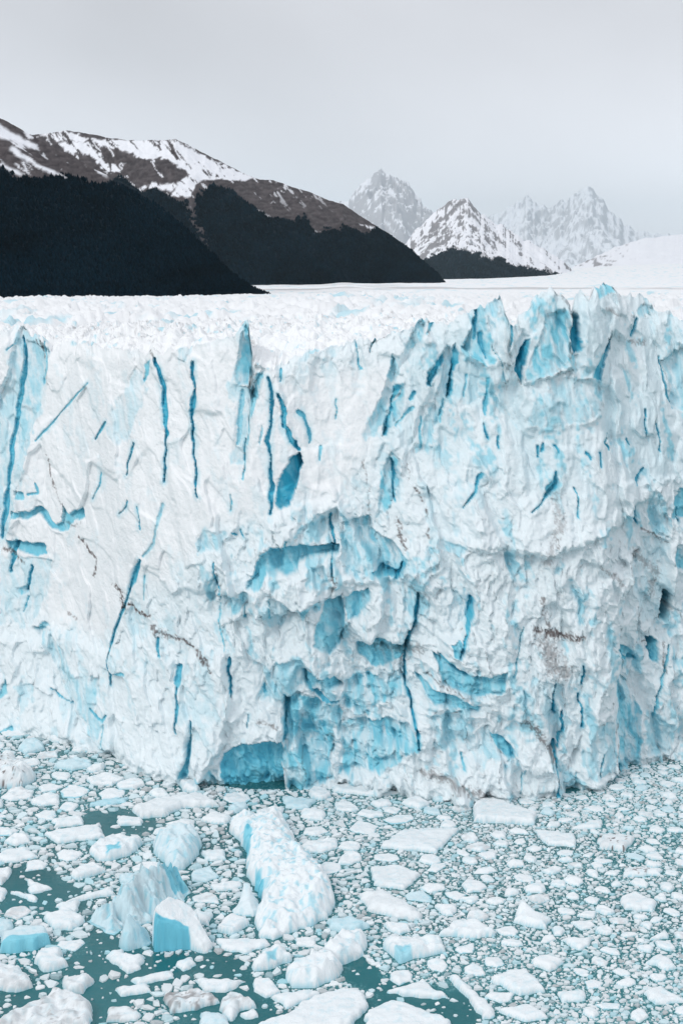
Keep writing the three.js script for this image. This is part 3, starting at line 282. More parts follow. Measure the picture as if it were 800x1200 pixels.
{
  const NC = 960, NF = 450, NB = 230, NR = NF + NB, X0 = -64, X1 = 64;
  const pos = new Float32Array(NC * NR * 3), col = new Float32Array(NC * NR * 3), uv = new Float32Array(NC * NR * 2), crk = new Int16Array(NC * NR).fill(-1), o = [0, 0, 0, 0];
  const tops = new Float32Array(NC * 3);
  for (let i = 0; i < NC; i++) {
    const X = lerp(X0, X1, i / (NC - 1)), T = topY(X) + 0.5 * vn(X * 0.9, 3, 301) + 0.3 * vn(X * 2.7, 5, 302);
    for (let j = 0; j < NF; j++) {
      const Y = j < 330 ? -1.6 + 46.6 * j / 330 : 45 + (T - 45) * (j - 330) / (NF - 331), k = j * NC + i; frontAt(X, Y, o);
      const edge = ss(0, 2.5, T - Y);                                // the face rounds over at its upper edge
      pos[k * 3] = X; pos[k * 3 + 1] = Y; pos[k * 3 + 2] = zBase(X, Y) + o[0] - 0.5 * (1 - edge) * (1 - edge);
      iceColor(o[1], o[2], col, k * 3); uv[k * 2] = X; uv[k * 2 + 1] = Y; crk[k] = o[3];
      if (j === NF - 1) { tops[i * 3] = T; tops[i * 3 + 1] = pos[k * 3 + 2]; tops[i * 3 + 2] = o[1]; }
    }
  }
  for (let i = 0; i < NC; i++) {
    const X = lerp(X0, X1, i / (NC - 1)), T = tops[i * 3], z0 = tops[i * 3 + 1];
    let zs = 0; for (let q = -40; q <= 40; q += 4) zs += tops[clamp(i + q, 0, NC - 1) * 3 + 1] / 21;   // rows straighten as they leave the edge
    for (let j = 0; j < NB; j++) {
      const t = (j + 1) / NB, s = 0.1 * NB * t * (1 + 3.6 * t * t), k = (NF + j) * NC + i, Z = lerp(z0, zs, ss(0, 12, s)) - s;
      const S = iceTop(X, Z), h = T - S; let Y;
      if (h > 0) Y = S + h * (1 - ss(0, 1.5 + 1.1 * h + 2 * hsh(i >> 5, 1, 5), s)); else Y = lerp(T, S, ss(0, 2 - h * 2.2, s));
      Y += 0.3 * vn(X * 1.3, Z * 1.3, 311) * ss(0.2, 1.5, s);
      pos[k * 3] = X; pos[k * 3 + 1] = Y; pos[k * 3 + 2] = Z;
      const bl = 0.3 * ss(0.3, 0.7, fbm(X * 0.9, Z * 0.35, 4, 320)); const du = 0.35 * ss(0.5, 0.75, fbm(X * 0.6 + 7, Z * 0.3, 4, 321));
      iceColor(Math.max(bl, tops[i * 3 + 2] * (1 - ss(0, 1.2, s))), du, col, k * 3); uv[k * 2] = X; uv[k * 2 + 1] = -Z;
    }
  }
  const g = gridGeo(NC, NR, pos, col, uv);
  // the front falls into slabs, pillars and pinnacles along its crevasses; each is a part
  const SEEDS = [['ice_slab', -60, 560, 8, 470], ['ice_chute', 30, 470], ['ice_slab', 110, 470], ['ice_slab', 80, 580], ['ice_slab', 155, 500, 150, 600], ['ice_pillar', 210, 500], ['ice_pillar', 258, 520], ['ice_spike', 288, 420], ['ice_pillar', 302, 530], ['ice_pillar', 325, 560], ['ice_slab', 390, 500, 410, 560], ['ice_slab', 440, 470, 440, 540], ['ice_pinnacle', 490, 440], ['ice_pinnacle', 525, 450], ['ice_pinnacle', 562, 400], ['ice_pinnacle', 588, 370], ['ice_block', 640, 400], ['ice_pinnacle', 708, 360], ['ice_pinnacle', 750, 400], ['ice_slab', 800, 440], ['ice_block', 660, 470], ['ice_slab', 560, 590, 600, 610], ['ice_block', 690, 560], ['ice_pillar', 765, 600], ['ice_slab', 30, 690], ['ice_slab', 170, 640], ['ice_slab', 100, 720], ['ice_cone', 30, 820], ['ice_pillar', 165, 820], ['ice_pillar', 242, 820], ['ice_block', 270, 680], ['ice_block', 340, 690], ['ice_ledge', 365, 610], ['ice_block', 320, 790], ['ice_hollow', 300, 900], ['ice_hollow', 365, 870], ['ice_block', 435, 700], ['ice_hollow', 435, 640], ['ice_wall', 430, 820], ['ice_wall', 540, 800], ['ice_pillar', 505, 620], ['ice_block', 560, 690], ['ice_block', 650, 700], ['ice_foot', 480, 910], ['ice_foot', 590, 910], ['ice_pillar', 640, 830], ['ice_pillar', 700, 820], ['ice_pillar', 735, 860], ['ice_pillar', 790, 820], ['ice_pillar', 760, 680], ['ice_block', 820, 660]];
  const seeds = []; SEEDS.forEach((s, n) => { for (let i = 1; i < s.length; i += 2) seeds.push([...P(s[i], s[i + 1]), n]); });
  const nt = g.index.count / 3, ix = g.index.array, parts = SEEDS.map(() => []), cps = CRACKS.map(() => []), field = [];
  for (let t = 0; t < nt; t++) {
    const a = ix[t * 3], b = ix[t * 3 + 1], c = ix[t * 3 + 2];
    if (Math.max(a, b, c) >= NF * NC) { field.push(t); continue; }
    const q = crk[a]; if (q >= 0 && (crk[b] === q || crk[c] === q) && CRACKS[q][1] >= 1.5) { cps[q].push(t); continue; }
    const X = pos[a * 3], Y = pos[a * 3 + 1], wx = X + 1.6 * vn(X * 0.3, Y * 0.3, 331), wy = Y + 1.6 * vn(X * 0.3, Y * 0.3, 332); let best = 1e9, n = 0;
    for (const s of seeds) { const dx = wx - s[0], dy = (wy - s[1]) * 0.7, d = dx * dx + dy * dy; if (d < best) { best = d; n = s[2]; } }
    parts[n].push(t);
  }
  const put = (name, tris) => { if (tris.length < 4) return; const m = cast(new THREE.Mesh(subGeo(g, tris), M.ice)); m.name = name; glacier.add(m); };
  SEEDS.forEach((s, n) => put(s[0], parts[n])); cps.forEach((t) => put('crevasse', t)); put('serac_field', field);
  // the ice stream beyond, to the foot of the mountains
  const C = 620, R = 340, p2 = new Float32Array(C * R * 3), c2 = new Float32Array(C * R * 3), u2 = new Float32Array(C * R * 2);
  for (let j = 0; j < R; j++) { const D = 258 * Math.pow(17000 / 258, j / (R - 1)); for (let i = 0; i < C; i++) {
    const X = lerp(-0.42, 0.42, i / (C - 1)) * (D + 20), k = j * C + i; let Y = iceTop(X, -D); if (j < 6) Y -= (6 - j) * 0.5;
    Y += 150 * ss(5000, 15000, D) * ss(-200, 2500, X - 0.06 * D);
    p2[k * 3] = X; p2[k * 3 + 1] = Y; p2[k * 3 + 2] = -D;
    const left = ss(0.09, 0.02, X / D) , mor = ss(0.15, 0.5, fbm(X * 0.01 + 2, D * 0.0016, 4, 341)) * ss(600, 900, D) * left * 0.22 + 0.5 * ss(0.1, 0.4, fbm(X * 0.004, D * 0.004, 4, 342) + 0.5 - Math.abs(D - 2100 - 0.2 * X) / 500);
    iceColor(0.28 * ss(0.3, 0.6, fbm(X * 0.06, D * 0.03, 3, 343)), mor * 0.75, c2, k * 3); u2[k * 2] = X; u2[k * 2 + 1] = D;
  } }
  const m = cast(new THREE.Mesh(gridGeo(C, R, p2, c2, u2), M.ice)); m.name = 'ice_stream'; glacier.add(m);
}

// ------------------------------------------------------------------ mountains
const SNOW = [0.84, 0.86, 0.90], ROCK = [0.050, 0.044, 0.047], ROCK2 = [0.112, 0.099, 0.102], WOOD = [0.002, 0.012, 0.021];
// ridge: [px, py, depth]; foot depth; paint(px, py, slope noise) gives [snow, forest]
function mountain(label, ridge, foot, o) {
  const NC = o.nc, NR = o.nr, back = 12, x0 = ridge[0][0], x1 = ridge[ridge.length - 1][0], pos = new Float32Array(NC * (NR + back) * 3), col = new Float32Array(NC * (NR + back) * 3);
  const ry = ridge.map((r) => [r[0], r[1]]), rd = ridge.map((r) => [r[0], r[2]]), wood = [];
  for (let i = 0; i < NC; i++) {
    const px = lerp(x0, x1, i / (NC - 1)), D = pl(rd, px), fd = pl(foot, px);
    const top = atDepth(px, pl(ry, px), D), hb = o.hb ?? 40; const jag = (o.jag ?? 4) * F / F; top[1] += D / F * jag * 0.5 * fbm(px * 0.16, 2, 4, o.s);
    for (let j = 0; j < NR + back; j++) {
      const k = j * NC + i; let X, Y, Z, t = (j - back) / (NR - 1);
      if (t < 0) { const b = -t * NR / back; Z = -(D + b * (D - fd) * 0.8); X = top[0] * -Z / D; Y = lerp(top[1], hb, b * b * 0.9); }
      else {
        const d = lerp(D, fd, Math.pow(t, 0.9)), sl = Math.pow(t, o.pow ?? 0.85); Z = -d; X = top[0] * d / D; Y = lerp(top[1], hb, sl);
        const a = (top[1] - hb) * (o.amp ?? 0.12), f = o.f ?? 0.0016; const env = ss(0, 0.12, t) * ss(1.02, 0.8, t);
        const g = ridged(X * f + 0.6 * fbm(X * f, Z * f, 2, o.s + 5), Z * f * 0.55, 5, o.s + 6) * 0.65 + 0.25 * fbm(X * f * 6, Z * f * 5, 4, o.s + 7);
        Y += a * (g - 0.1) * env + (o.fine ?? 0.012) * (top[1] - hb) * fbm(X * f * 26, Z * f * 22, 3, o.s + 8) * ss(0, 0.02, t);
      }
      pos[k * 3] = X; pos[k * 3 + 1] = Y; pos[k * 3 + 2] = Z;
    }
  }
  const g = gridGeo(NC, NR + back, pos, col, null); { const q = g.index.array; for (let i = 0; i < q.length; i += 3) { const t = q[i]; q[i] = q[i + 1]; q[i + 1] = t; } } g.computeVertexNormals(); const nm = g.attributes.normal.array.slice();
  for (let i = 0; i < NC; i++) for (let j = 0; j < NR + back; j++) {
    const k = j * NC + i, X = pos[k * 3], Y = pos[k * 3 + 1], Z = pos[k * 3 + 2], v = (Y - CAMY) / -Z, px = 400 + F * X / -Z * 0.995, py = 600 - F * Math.tan(Math.atan(v) + PITCH);
    const n = fbm(px * 0.05, py * 0.09, 5, o.s + 20), n2 = fbm(px * 0.22, py * 0.3, 4, o.s + 21), [sn, fo] = o.paint(px, py, n, n2, nm[k * 3 + 1], nm[k * 3]);
    const st = 0.5 + 0.22 * Math.sin((py + px * 0.12 + 9 * n + 3 * n2) * 0.9) + 0.7 * n2 + 0.3 * fbm(px * 0.7, py * 0.5, 3, o.s + 22);
    for (let c = 0; c < 3; c++) { let q = lerp(ROCK[c], ROCK2[c], clamp(st)); q = lerp(q, WOOD[c] * (1 + 0.4 * n2), fo); q = lerp(q, SNOW[c], sn); col[k * 3 + c] = q; }
    if (fo > 0.25 + 0.6 * hsh(i, j, 77) && sn < 0.3 && j >= back + 3) wood.push(k);
  }
  g.computeVertexNormals();
  const m = cast(new THREE.Mesh(g, M.land)); m.name = numbered('mountain'); tag(m, label, 'mountain', null, 'structure'); scene.add(m);
  return { pos, wood, nm };
}
// rock ribs that run down from a summit at px = top
const rib = (px, py, top, sd) => { const k = px < top ? 1 : -1, u = px + k * py * 0.75, v = py - k * px * 0.2; return fbm(u * 0.16, v * 0.045, 4, sd) + 0.5 * fbm(u * 0.5, v * 0.16, 3, sd + 9); };
const inP = (p, x, y, e) => ss(e, -e, sdPoly(p, x, y)), pts = (a) => { const r = []; for (let i = 0; i < a.length; i += 2) r.push([a[i], a[i + 1]]); return r; };
// dark forested flank close on the left
const snowA = [[0, 137, 20, 150, 52, 168, 58, 176, 30, 165, 0, 158], [28, 170, 50, 188, 44, 190, 24, 176], [40, 180, 62, 196, 56, 198], [0, 186, 8, 192, 4, 196, -10, 192], [60, 194, 90, 208, 86, 210, 58, 199], [14, 188, 40, 206, 36, 208, 12, 192]].map(pts);
const woodA = [[-200, 196], [0, 198], [30, 205], [60, 208], [90, 206], [120, 214], [150, 214], [180, 214], [400, 216]];
const forestA = mountain('dark forested mountain flank with a thin snow cap falling to the glacier edge', [[-560, 40, 1584], [-400, 20, 1584], [-280, 55, 1584], [-170, 70, 1584], [-60, 110, 1584], [-20, 128, 1584], [0, 138, 1584], [20, 149, 1592], [40, 160, 1601], [60, 172, 1619], [84, 182, 1628], [108, 196, 1636], [130, 208, 1645], [160, 222, 1654], [185, 238, 1663], [215, 262, 1672], [245, 292, 1680], [270, 318, 1689], [300, 340, 1693], [330, 350, 1693], [360, 360, 1693]], [[-560, 968], [-170, 968], [0, 1100], [200, 1320], [360, 1584]], {
  nc: 620, nr: 170, s: 400, amp: 0.16, f: 0.0024, jag: 3, paint(px, py, n, n2) {
    let s = 0; for (const p of snowA) s = Math.max(s, inP(p, px + 3 * n2, py + 3 * n, 2)); const tl = pl(woodA, px) + 10 * n + 6 * n2, fo = ss(-1.5, 1.5, py - tl);
    const streak = ss(0.28, 0.42, fbm((px * 0.8 - py) * 0.16, (px + py) * 0.03, 4, 431)) * ss(tl - 2, tl - 14, py) * 0.9; return [Math.max(s, streak) * ss(218, 200, py), fo]; } });
const snowB = [[60, 158, 80, 152, 98, 155, 112, 161, 108, 166, 90, 163, 76, 168], [78, 170, 92, 164, 112, 165, 118, 172, 126, 180, 136, 198, 132, 203, 122, 188, 110, 180, 88, 176], [112, 161, 150, 165, 200, 163, 222, 170, 250, 185, 272, 196, 300, 209, 290, 213, 262, 208, 240, 214, 226, 230, 206, 228, 214, 214, 228, 204, 216, 196, 196, 184, 176, 188, 160, 178, 130, 172], [184, 214, 214, 216, 206, 224, 180, 222], [166, 224, 178, 216, 180, 218, 170, 228], [284, 238, 300, 246, 316, 252, 318, 256, 298, 254], [140, 192, 154, 192, 148, 200, 138, 200], [223, 246, 230, 254, 228, 256], [340, 260, 348, 264, 342, 265], [368, 268, 376, 272, 370, 273], [320, 235, 325, 236, 324, 239, 320, 238], [420, 262, 440, 268, 436, 272]].map(pts);
const chuteB = pts([222, 236, 232, 240, 238, 258, 250, 282, 246, 292, 234, 272, 226, 254]);
const bareB = [[0, 100, 60, 110, 110, 115, 214, 128, 262, 150, 310, 170, 352, 182, 410, 202, 452, 244, 440, 266, 424, 274, 402, 264, 396, 268, 380, 268, 378, 276, 370, 272, 358, 250, 350, 262, 340, 258, 318, 254, 292, 238, 276, 222, 256, 218, 236, 230, 230, 246, 224, 234, 212, 236, 190, 220, 172, 226, 150, 206, 130, 212, 0, 212]].map(pts);
const forestB = mountain('forested mountain with snow-streaked brown rock top behind the dark flank', [[0, 160, 4160], [48, 157, 4160], [64, 155, 4160], [80, 153, 4160], [100, 156, 4160], [125, 161, 4160], [150, 164, 4160], [180, 164, 4160], [205, 163, 4160], [220, 169, 4176], [240, 180, 4208], [262, 191, 4240], [285, 203, 4272], [302, 210, 4304], [320, 211, 4336], [336, 217, 4360], [360, 224, 4384], [385, 235, 4416], [402, 239, 4440], [420, 252, 4480], [440, 264, 4520], [460, 277, 4560], [480, 291, 4600], [500, 309, 4640], [512, 320, 4680], [522, 333, 4704], [532, 338, 4720], [560, 345, 4720]], [[0, 3040], [300, 3440], [480, 4000], [560, 4680]], {
  nc: 620, nr: 190, s: 500, amp: 0.13, f: 0.0019, jag: 1.8, paint(px, py, n, n2, up) {
    let s = 0; for (const p of snowB) s = Math.max(s, inP(p, px + 4 * n2 + 3 * n, py + 3.5 * n - 2 * n2, 1.1)); const st = rib(px, py, 60, 570); s *= ss(-0.5, -0.3, st + 0.3 * n2); s = Math.max(s, 0.9 * ss(0.5, 0.62, st + 0.25 * n2) * ss(262, 205, py));
    const bare = inP(bareB[0], px + 6 * n2 + 4 * n, py + 5 * n2 + 4 * n, 1.5); const chute = 0.9 * inP(chuteB, px + 4 * n2, py + 4 * n, 2.5) * ss(-0.3, 0.2, n2); return [s * Math.max(bare, inP(snowB[9], px, py, 2)), (1 - bare) * (1 - chute)]; } });
// far range: bare snowy peaks, wooded foot
const woodC = [[470, 330], [490, 306], [510, 296], [530, 290], [545, 293], [560, 300], [580, 304], [600, 307], [620, 314], [640, 318], [660, 322], [700, 330]];
const forestC = mountain('snowy rock peak with a wooded foot beyond the ice stream', [[440, 330, 11875], [470, 292, 11875], [486, 270, 11875], [500, 258, 11875], [515, 244, 11875], [528, 236, 11875], [540, 232, 11875], [548, 234, 11875], [556, 243, 11875], [566, 252, 11875], [580, 262, 11937], [596, 268, 12000], [612, 280, 12062], [630, 288, 12125], [650, 300, 12250], [668, 314, 12375], [690, 326, 12500], [720, 336, 12500]], [[440, 11250], [560, 9500], [640, 10250], [720, 12000]], {
  nc: 480, nr: 170, s: 600, amp: 0.34, f: 0.0011, jag: 6, fine: 0.03, hb: 30, paint(px, py, n, n2, up, nx) { const fo = ss(-1, 2, py - pl(woodC, px) - 8 * n - 6 * n2); const rk = ss(-0.06, 0.1, 0.55 * rib(px, py, 540, 650) - 0.2 + 0.2 * n2 + (0.8 - up) * 1.3 + 0.3 * ss(252, 236, py)); return [(1 - 0.75 * rk) * (1 - fo), fo]; } });
mountain('pale jagged snow peak fading into cloud behind the wooded foot', [[360, 262, 35100], [385, 246, 35100], [400, 237, 35100], [412, 230, 35100], [424, 216, 35100], [434, 210, 35100], [440, 201, 35100], [446, 198, 35100], [452, 203, 35100], [460, 208, 35100], [470, 210, 35100], [480, 219, 35100], [490, 235, 35100], [500, 243, 35100], [520, 252, 35100], [545, 262, 35100], [580, 280, 35100], [640, 300, 35100]], [[360, 29700], [640, 31050]], {
  nc: 420, nr: 150, s: 700, amp: 0.4, f: 0.0004, jag: 9, fine: 0.04, paint(px, py, n, n2, up) { return [1 - 0.5 * ss(-0.06, 0.1, 0.55 * rib(px, py, 446, 750) + 0.2 * n2 + (0.8 - up) * 1.2 - 0.02), 0]; } });  // rock ribs blended toward snow, so distance haze is painted in
mountain('ghostly snow peaks almost lost in cloud above the far icefall', [[500, 270, 57120], [560, 262, 57120], [590, 246, 57120], [604, 238, 57120], [616, 229, 57120], [628, 236, 57120], [640, 244, 57120], [660, 235, 57120], [676, 224, 57120], [690, 220, 57120], [702, 232, 57120], [716, 250, 57120], [740, 268, 57120], [780, 276, 57120], [860, 270, 57120], [960, 260, 57120]], [[500, 43680], [960, 45360]], {
  nc: 420, nr: 130, s: 800, amp: 0.4, f: 0.00026, jag: 10, fine: 0.04, paint(px, py, n, n2, up) { return [1 - 0.42 * ss(0.02, 0.18, 0.55 * rib(px, py, 660, 850) + 0.2 * n2 + (0.78 - up) * 1.1), 0]; } });  // rock kept faint toward white, painting in the haze over these peaks
mountain('broad white icefall sloping down to the far ice stream', [[610, 330, 17250], [660, 318, 17250], [690, 304, 17400], [720, 290, 17550], [750, 280, 17700], [800, 274, 18000], [880, 262, 18000], [980, 250, 18000]], [[610, 16500], [700, 12900], [980, 12000]], {
  nc: 220, nr: 70, s: 900, amp: 0.07, f: 0.0022, jag: 3, hb: 34, paint(px, py, n, n2, up) { return [1 - 0.7 * ss(0.22, 0.36, 0.7 * n2 + 0.5 * n + (0.8 - up) * 0.4) * ss(760, 700, px), 0]; } });
// woods: one conifer-and-beech shape scattered where the ground is wooded
{
  const cone = new THREE.ConeGeometry(0.5, 1, 5, 1, true), all = [];
  for (const [f, n, h] of [[forestA, 58000, 4], [forestB, 46000, 7.5], [forestC, 8000, 15]]) for (let i = 0; i < n; i++) {
    const k = f.wood[Math.floor(rnd() * f.wood.length)], D = -f.pos[k * 3 + 2], q = D / F; all.push([f.pos[k * 3] + (rnd() - 0.5) * q * 2, f.pos[k * 3 + 1], f.pos[k * 3 + 2] + (rnd() - 0.5) * q * 4, h * (0.6 + 0.7 * rnd())]);
  }
  const im = new THREE.InstancedMesh(cone, M.tree, all.length), m4 = new THREE.Matrix4(), c = new THREE.Color();
  all.forEach(([x, y, z, h], i) => { m4.makeScale(h * 0.75, h, h * 0.75); m4.setPosition(x, y + h * 0.35, z); im.setMatrixAt(i, m4); const v = (0.5 + 0.9 * rnd()) * (1 + 0.5 * fbm(x * 0.02, y * 0.04, 3, 911)); c.setRGB(0.003 * v, 0.012 * v, 0.02 * v); im.setColorAt(i, c); });
  im.name = 'forest'; tag(im, 'dark forest covering the mountain flanks above the glacier', 'forest', null, 'stuff'); cast(im); scene.add(im);
}

scene.fog = new THREE.FogExp2(new THREE.Color(0.72, 0.91, 1), 1.1e-5);

// ------------------------------------------------------------------ lake
{
  const N = 2048, d = new Uint8Array(N * N * 4), S = 132;          // grains of slush floating in milky water; 132 m wide, from 118 m out
  const clear = [[0, 1150, 60, 1160, 100, 1088, 140, 1100, 175, 1118, 262, 1116, 290, 1132, 210, 1150, 110, 1205, 0, 1205], [270, 1120, 300, 1145, 330, 1190, 440, 1165, 440, 1205, 200, 1205, 220, 1160], [405, 1105, 460, 1150, 560, 1160, 560, 1205, 425, 1205, 440, 1170, 400, 1150], [282, 1000, 310, 1030, 305, 1045, 285, 1030], [100, 950, 180, 948, 186, 975, 60, 992], [0, 1015, 60, 1020, 110, 1050, 100, 1070, 0, 1070], [550, 945, 570, 940, 570, 955]].map((a) => pairs(a, 0, 2, lake));
  const put = (k, r, g, b) => { d[k] = r; d[k + 1] = g; d[k + 2] = b; d[k + 3] = 255; };
  for (let j = 0; j < N; j++) for (let i = 0; i < N; i++) {
    const x = (i / N - 0.5) * S, z = -118 - (j / N) * S; let open = 0;
    if ((i & 7) === 0 || i === 0) { open = 0; for (const p of clear) open = Math.max(open, ss(1, -1.5, sdPoly(p, x, z) + 1.5 * fbm(x * 0.4, z * 0.4, 2, 951))); put.o = open; } else open = put.o;
    const k = (j * N + i) * 4, gr = vn(x * 5.2, z * 5.2, 952) * 0.6 + vn(x * 11, z * 11, 953) * 0.5 + 0.35 * fbm(x * 0.5, z * 0.5, 3, 954), right = ss(-25, 15, x - (z + 170) * 0.2);
    const s = clamp(ss(0.12, 0.55, gr + 0.25 * right - 0.1) * (1 - open) * lerp(0.3, 0.5, right)), m = (1 - open) * lerp(0.05, 0.14, right);
    const w = 1 + 0.14 * fbm(x * 0.08, z * 0.08, 3, 955);
    put(k, lerp(lerp(34, 120, m), 214, s) * w, lerp(lerp(102, 152, m), 226, s) * w, lerp(lerp(108, 156, m), 230, s) * w);
  }
  const t = new THREE.DataTexture(d, N, N); t.colorSpace = THREE.SRGBColorSpace; t.magFilter = THREE.LinearFilter; t.wrapS = t.wrapT = THREE.MirroredRepeatWrapping; t.needsUpdate = true;
  const bump = noiseTex(512, (u, v) => tile(u, v, 30, (x, y) => 0.5 + 0.4 * fbm(x, y * 1.5, 4, 961)), 7);
  const mat = new THREE.MeshPhysicalMaterial({ map: t, roughness: 0.16, ior: 1.33, bumpMap: bump, bumpScale: 0.05 });
  const H = 1400, g = new THREE.PlaneGeometry(2 * H, H, 60, 30); g.rotateX(-Math.PI / 2); g.translate(0, 0, 150 - H / 2 + 0);
  const p = g.attributes.position, uv = g.attributes.uv; for (let i = 0; i < p.count; i++) uv.setXY(i, p.getX(i) / S + 0.5, (-p.getZ(i) - 118) / S);
  const m = new THREE.Mesh(g, mat); m.receiveShadow = true; m.name = 'lake'; tag(m, 'milky turquoise lake with drifting ice below the glacier', 'lake', null, 'structure'); scene.add(m);
  globalThis.clearZones = clear;
}

// ------------------------------------------------------------------ ice floes and bergs
const OG = 0.2, OX = -80, OZ = -245, ON = 800, OM = 640, occ = new Uint8Array(ON * OM);   // which patches of water are taken
const occAt = (x, z) => { const i = Math.floor((x - OX) / OG), j = Math.floor((z - OZ) / OG); return i < 0 || j < 0 || i >= ON || j >= OM ? 1 : occ[j * ON + i]; };
for (let j = 0; j < OM; j++) for (let i = 0; i < ON; i++) { const x = OX + (i + 0.5) * OG, z = OZ + (j + 0.5) * OG; if (z < zWater(x) - 0.2) occ[j * ON + i] = 1; }
function stamp(p, grow) { const b = box(p, 0.5); for (let j = Math.max(0, Math.floor((b[2] - OZ) / OG)); j < Math.min(OM, (b[3] - OZ) / OG); j++) for (let i = Math.max(0, Math.floor((b[0] - OX) / OG)); i < Math.min(ON, (b[1] - OX) / OG); i++) if (sdPoly(p, OX + (i + 0.5) * OG, OZ + (j + 0.5) * OG) < grow) occ[j * ON + i] = 1; }
// poly in lake metres; o: h height, e edge width, crest [[x, z, h]...], blue, dirt, knob, step
function floeGeo(p, o) {
  const b = box(p, 0.6), step = o.step, nc = Math.ceil((b[1] - b[0]) / step) + 1, nr = Math.ceil((b[3] - b[2]) / step) + 1, cx = (b[0] + b[1]) / 2, cz = (b[2] + b[3]) / 2, s = o.s;
  const P3 = [], C = [], U = [], id = new Int32Array(nc * nr).fill(-1), ix = [], cc = [0, 0, 0];
  const H = new Float32Array(nc * nr);
  for (let j = 0; j < nr; j++) for (let i = 0; i < nc; i++) {
    const x = b[0] + i * step, z = b[2] + j * step, n = fbm(x * 1.1, z * 1.1, 3, s), sd = -sdPoly(p, x + 0.22 * vn(x * 1.3, z * 1.3, s + 1) * (o.wob ?? 1), z + 0.22 * vn(x * 1.3 + 7, z * 1.3, s + 2) * (o.wob ?? 1));
    let h = o.h;
    if (o.plane) h = Math.max(0.25, o.plane[0] + o.plane[1] * x + o.plane[2] * z); else if (o.crest) { let w = 0, v = 0; for (const q of o.crest) { const a = 1 / (Math.pow((x - q[0]) ** 2 + (z - q[1]) ** 2, 1.1) + 0.12); w += a; v += a * q[2]; } h = v / w; }
    const e = Math.min(o.e * (0.8 + 0.4 * n), 6), up = sd <= 0 ? sd * 2.2 : h * Math.pow(clamp(sd / e), o.steep ?? 0.42);
    let y = up; if (sd > 0) { const f = clamp(sd / 0.5); y += f * ((o.knob ?? 0.12) * (fbm(x * 0.9, z * 0.9, 3, s + 4) + 0.7 * facet(x * 0.8, z * 0.8, s + 5, 9, 0.5)) * Math.min(1, 0.4 + h) + 0.05 * fbm(x * 3, z * 3, 2, s + 6)); if (o.flute) { const q = clamp(sd / e), u = x * 0.67 - z * 0.74; y -= o.flute * 3 * q * (1 - q) * Math.abs(vn(u * 0.95, 0.5, s + 9) + 0.5 * vn(u * 2.3, (x + z) * 0.1, s + 10)); } if (o.facets) y += f * o.facets * facet(x * 0.55, z * 0.55, s + 11, 14, 0.6); y = Math.max(y, 0.04 + 0.05 * f); }
    H[j * nc + i] = Math.max(y, -0.6);
  }
  for (let j = 0; j < nr; j++) for (let i = 0; i < nc; i++) {
    const k = j * nc + i; let near = false; for (let a = -1; a < 2 && !near; a++) for (let c = -1; c < 2; c++) { const ii = i + a, jj = j + c; if (ii >= 0 && jj >= 0 && ii < nc && jj < nr && H[jj * nc + ii] > -0.05) { near = true; break; } }
    if (!near) continue; id[k] = P3.length / 3; const x = b[0] + i * step, z = b[2] + j * step; P3.push(x - cx, H[k], z - cz); U.push(x, z);
    let bl = o.blue ?? 0.04; if (o.bluePoly) for (const q of o.bluePoly) bl = Math.max(bl, q.s * ss(0.15, -0.15, sdPoly(q.p, x, z) + 0.15 * vn(x * 2, z * 2, s + 14)));
    bl += (o.mott ?? 0.1) * ss(0.0, 0.6, fbm(x * 1.8, z * 1.8, 4, s + 15)); if (H[k] < 0.07) bl = Math.max(bl, 0.4);
    let dt = (o.dirt ?? 0) * ss(-0.25, 0.55, fbm(x * 1.5, z * 1.5, 4, s + 16)); dt = Math.max(dt, (o.grit ?? 0) * ss(0.3, 0.5, fbm(x * 2.3, z * 2.3, 3, s + 17)));
    iceColor(clamp(bl), clamp(dt), cc, 0, 1.0); C.push(cc[0], cc[1], cc[2]);
  }
  for (let j = 0; j < nr - 1; j++) for (let i = 0; i < nc - 1; i++) { const a = id[j * nc + i], q = id[j * nc + i + 1], c = id[(j + 1) * nc + i], e = id[(j + 1) * nc + i + 1]; if (a < 0 || q < 0 || c < 0 || e < 0) continue; ix.push(a, c, q, q, c, e); }
  const g = new THREE.BufferGeometry(); g.setAttribute('position', new THREE.Float32BufferAttribute(P3, 3)); g.setAttribute('color', new THREE.Float32BufferAttribute(C, 3)); g.setAttribute('uv', new THREE.Float32BufferAttribute(U, 2)); g.setIndex(ix); g.computeVertexNormals();
  return [g, cx, cz];
}
// bare blue faces are parts of a berg
function pieces(g, name, polys, cx, cz) {
  if (name !== 'iceberg' || !polys) return cast(new THREE.Mesh(g, M.floe));
  const p = g.attributes.position.array, ix = g.index.array, sets = [[], ...polys.map(() => [])];
  for (let t = 0; t < ix.length / 3; t++) { let x = cx, z = cz; for (let k = 0; k < 3; k++) { x += p[ix[t * 3 + k] * 3] / 3; z += p[ix[t * 3 + k] * 3 + 2] / 3; } const n = polys.findIndex((q) => sdPoly(q.p, x, z) < 0); sets[n + 1].push(t); }
  const o = new THREE.Group(); sets.forEach((t, n) => { if (t.length) { const m = cast(new THREE.Mesh(subGeo(g, t), M.floe)); m.name = n ? 'blue_ice_face' : 'white_ice'; o.add(m); } }); return o;
}
let fs = 2000; const marks = [];
const nearest = (x, z) => { let b = 1e9, n = ''; for (const [mx, mz, t] of marks) { const d = (mx - x) ** 2 + (mz - z) ** 2; if (d < b) { b = d; n = t; } } return n; };
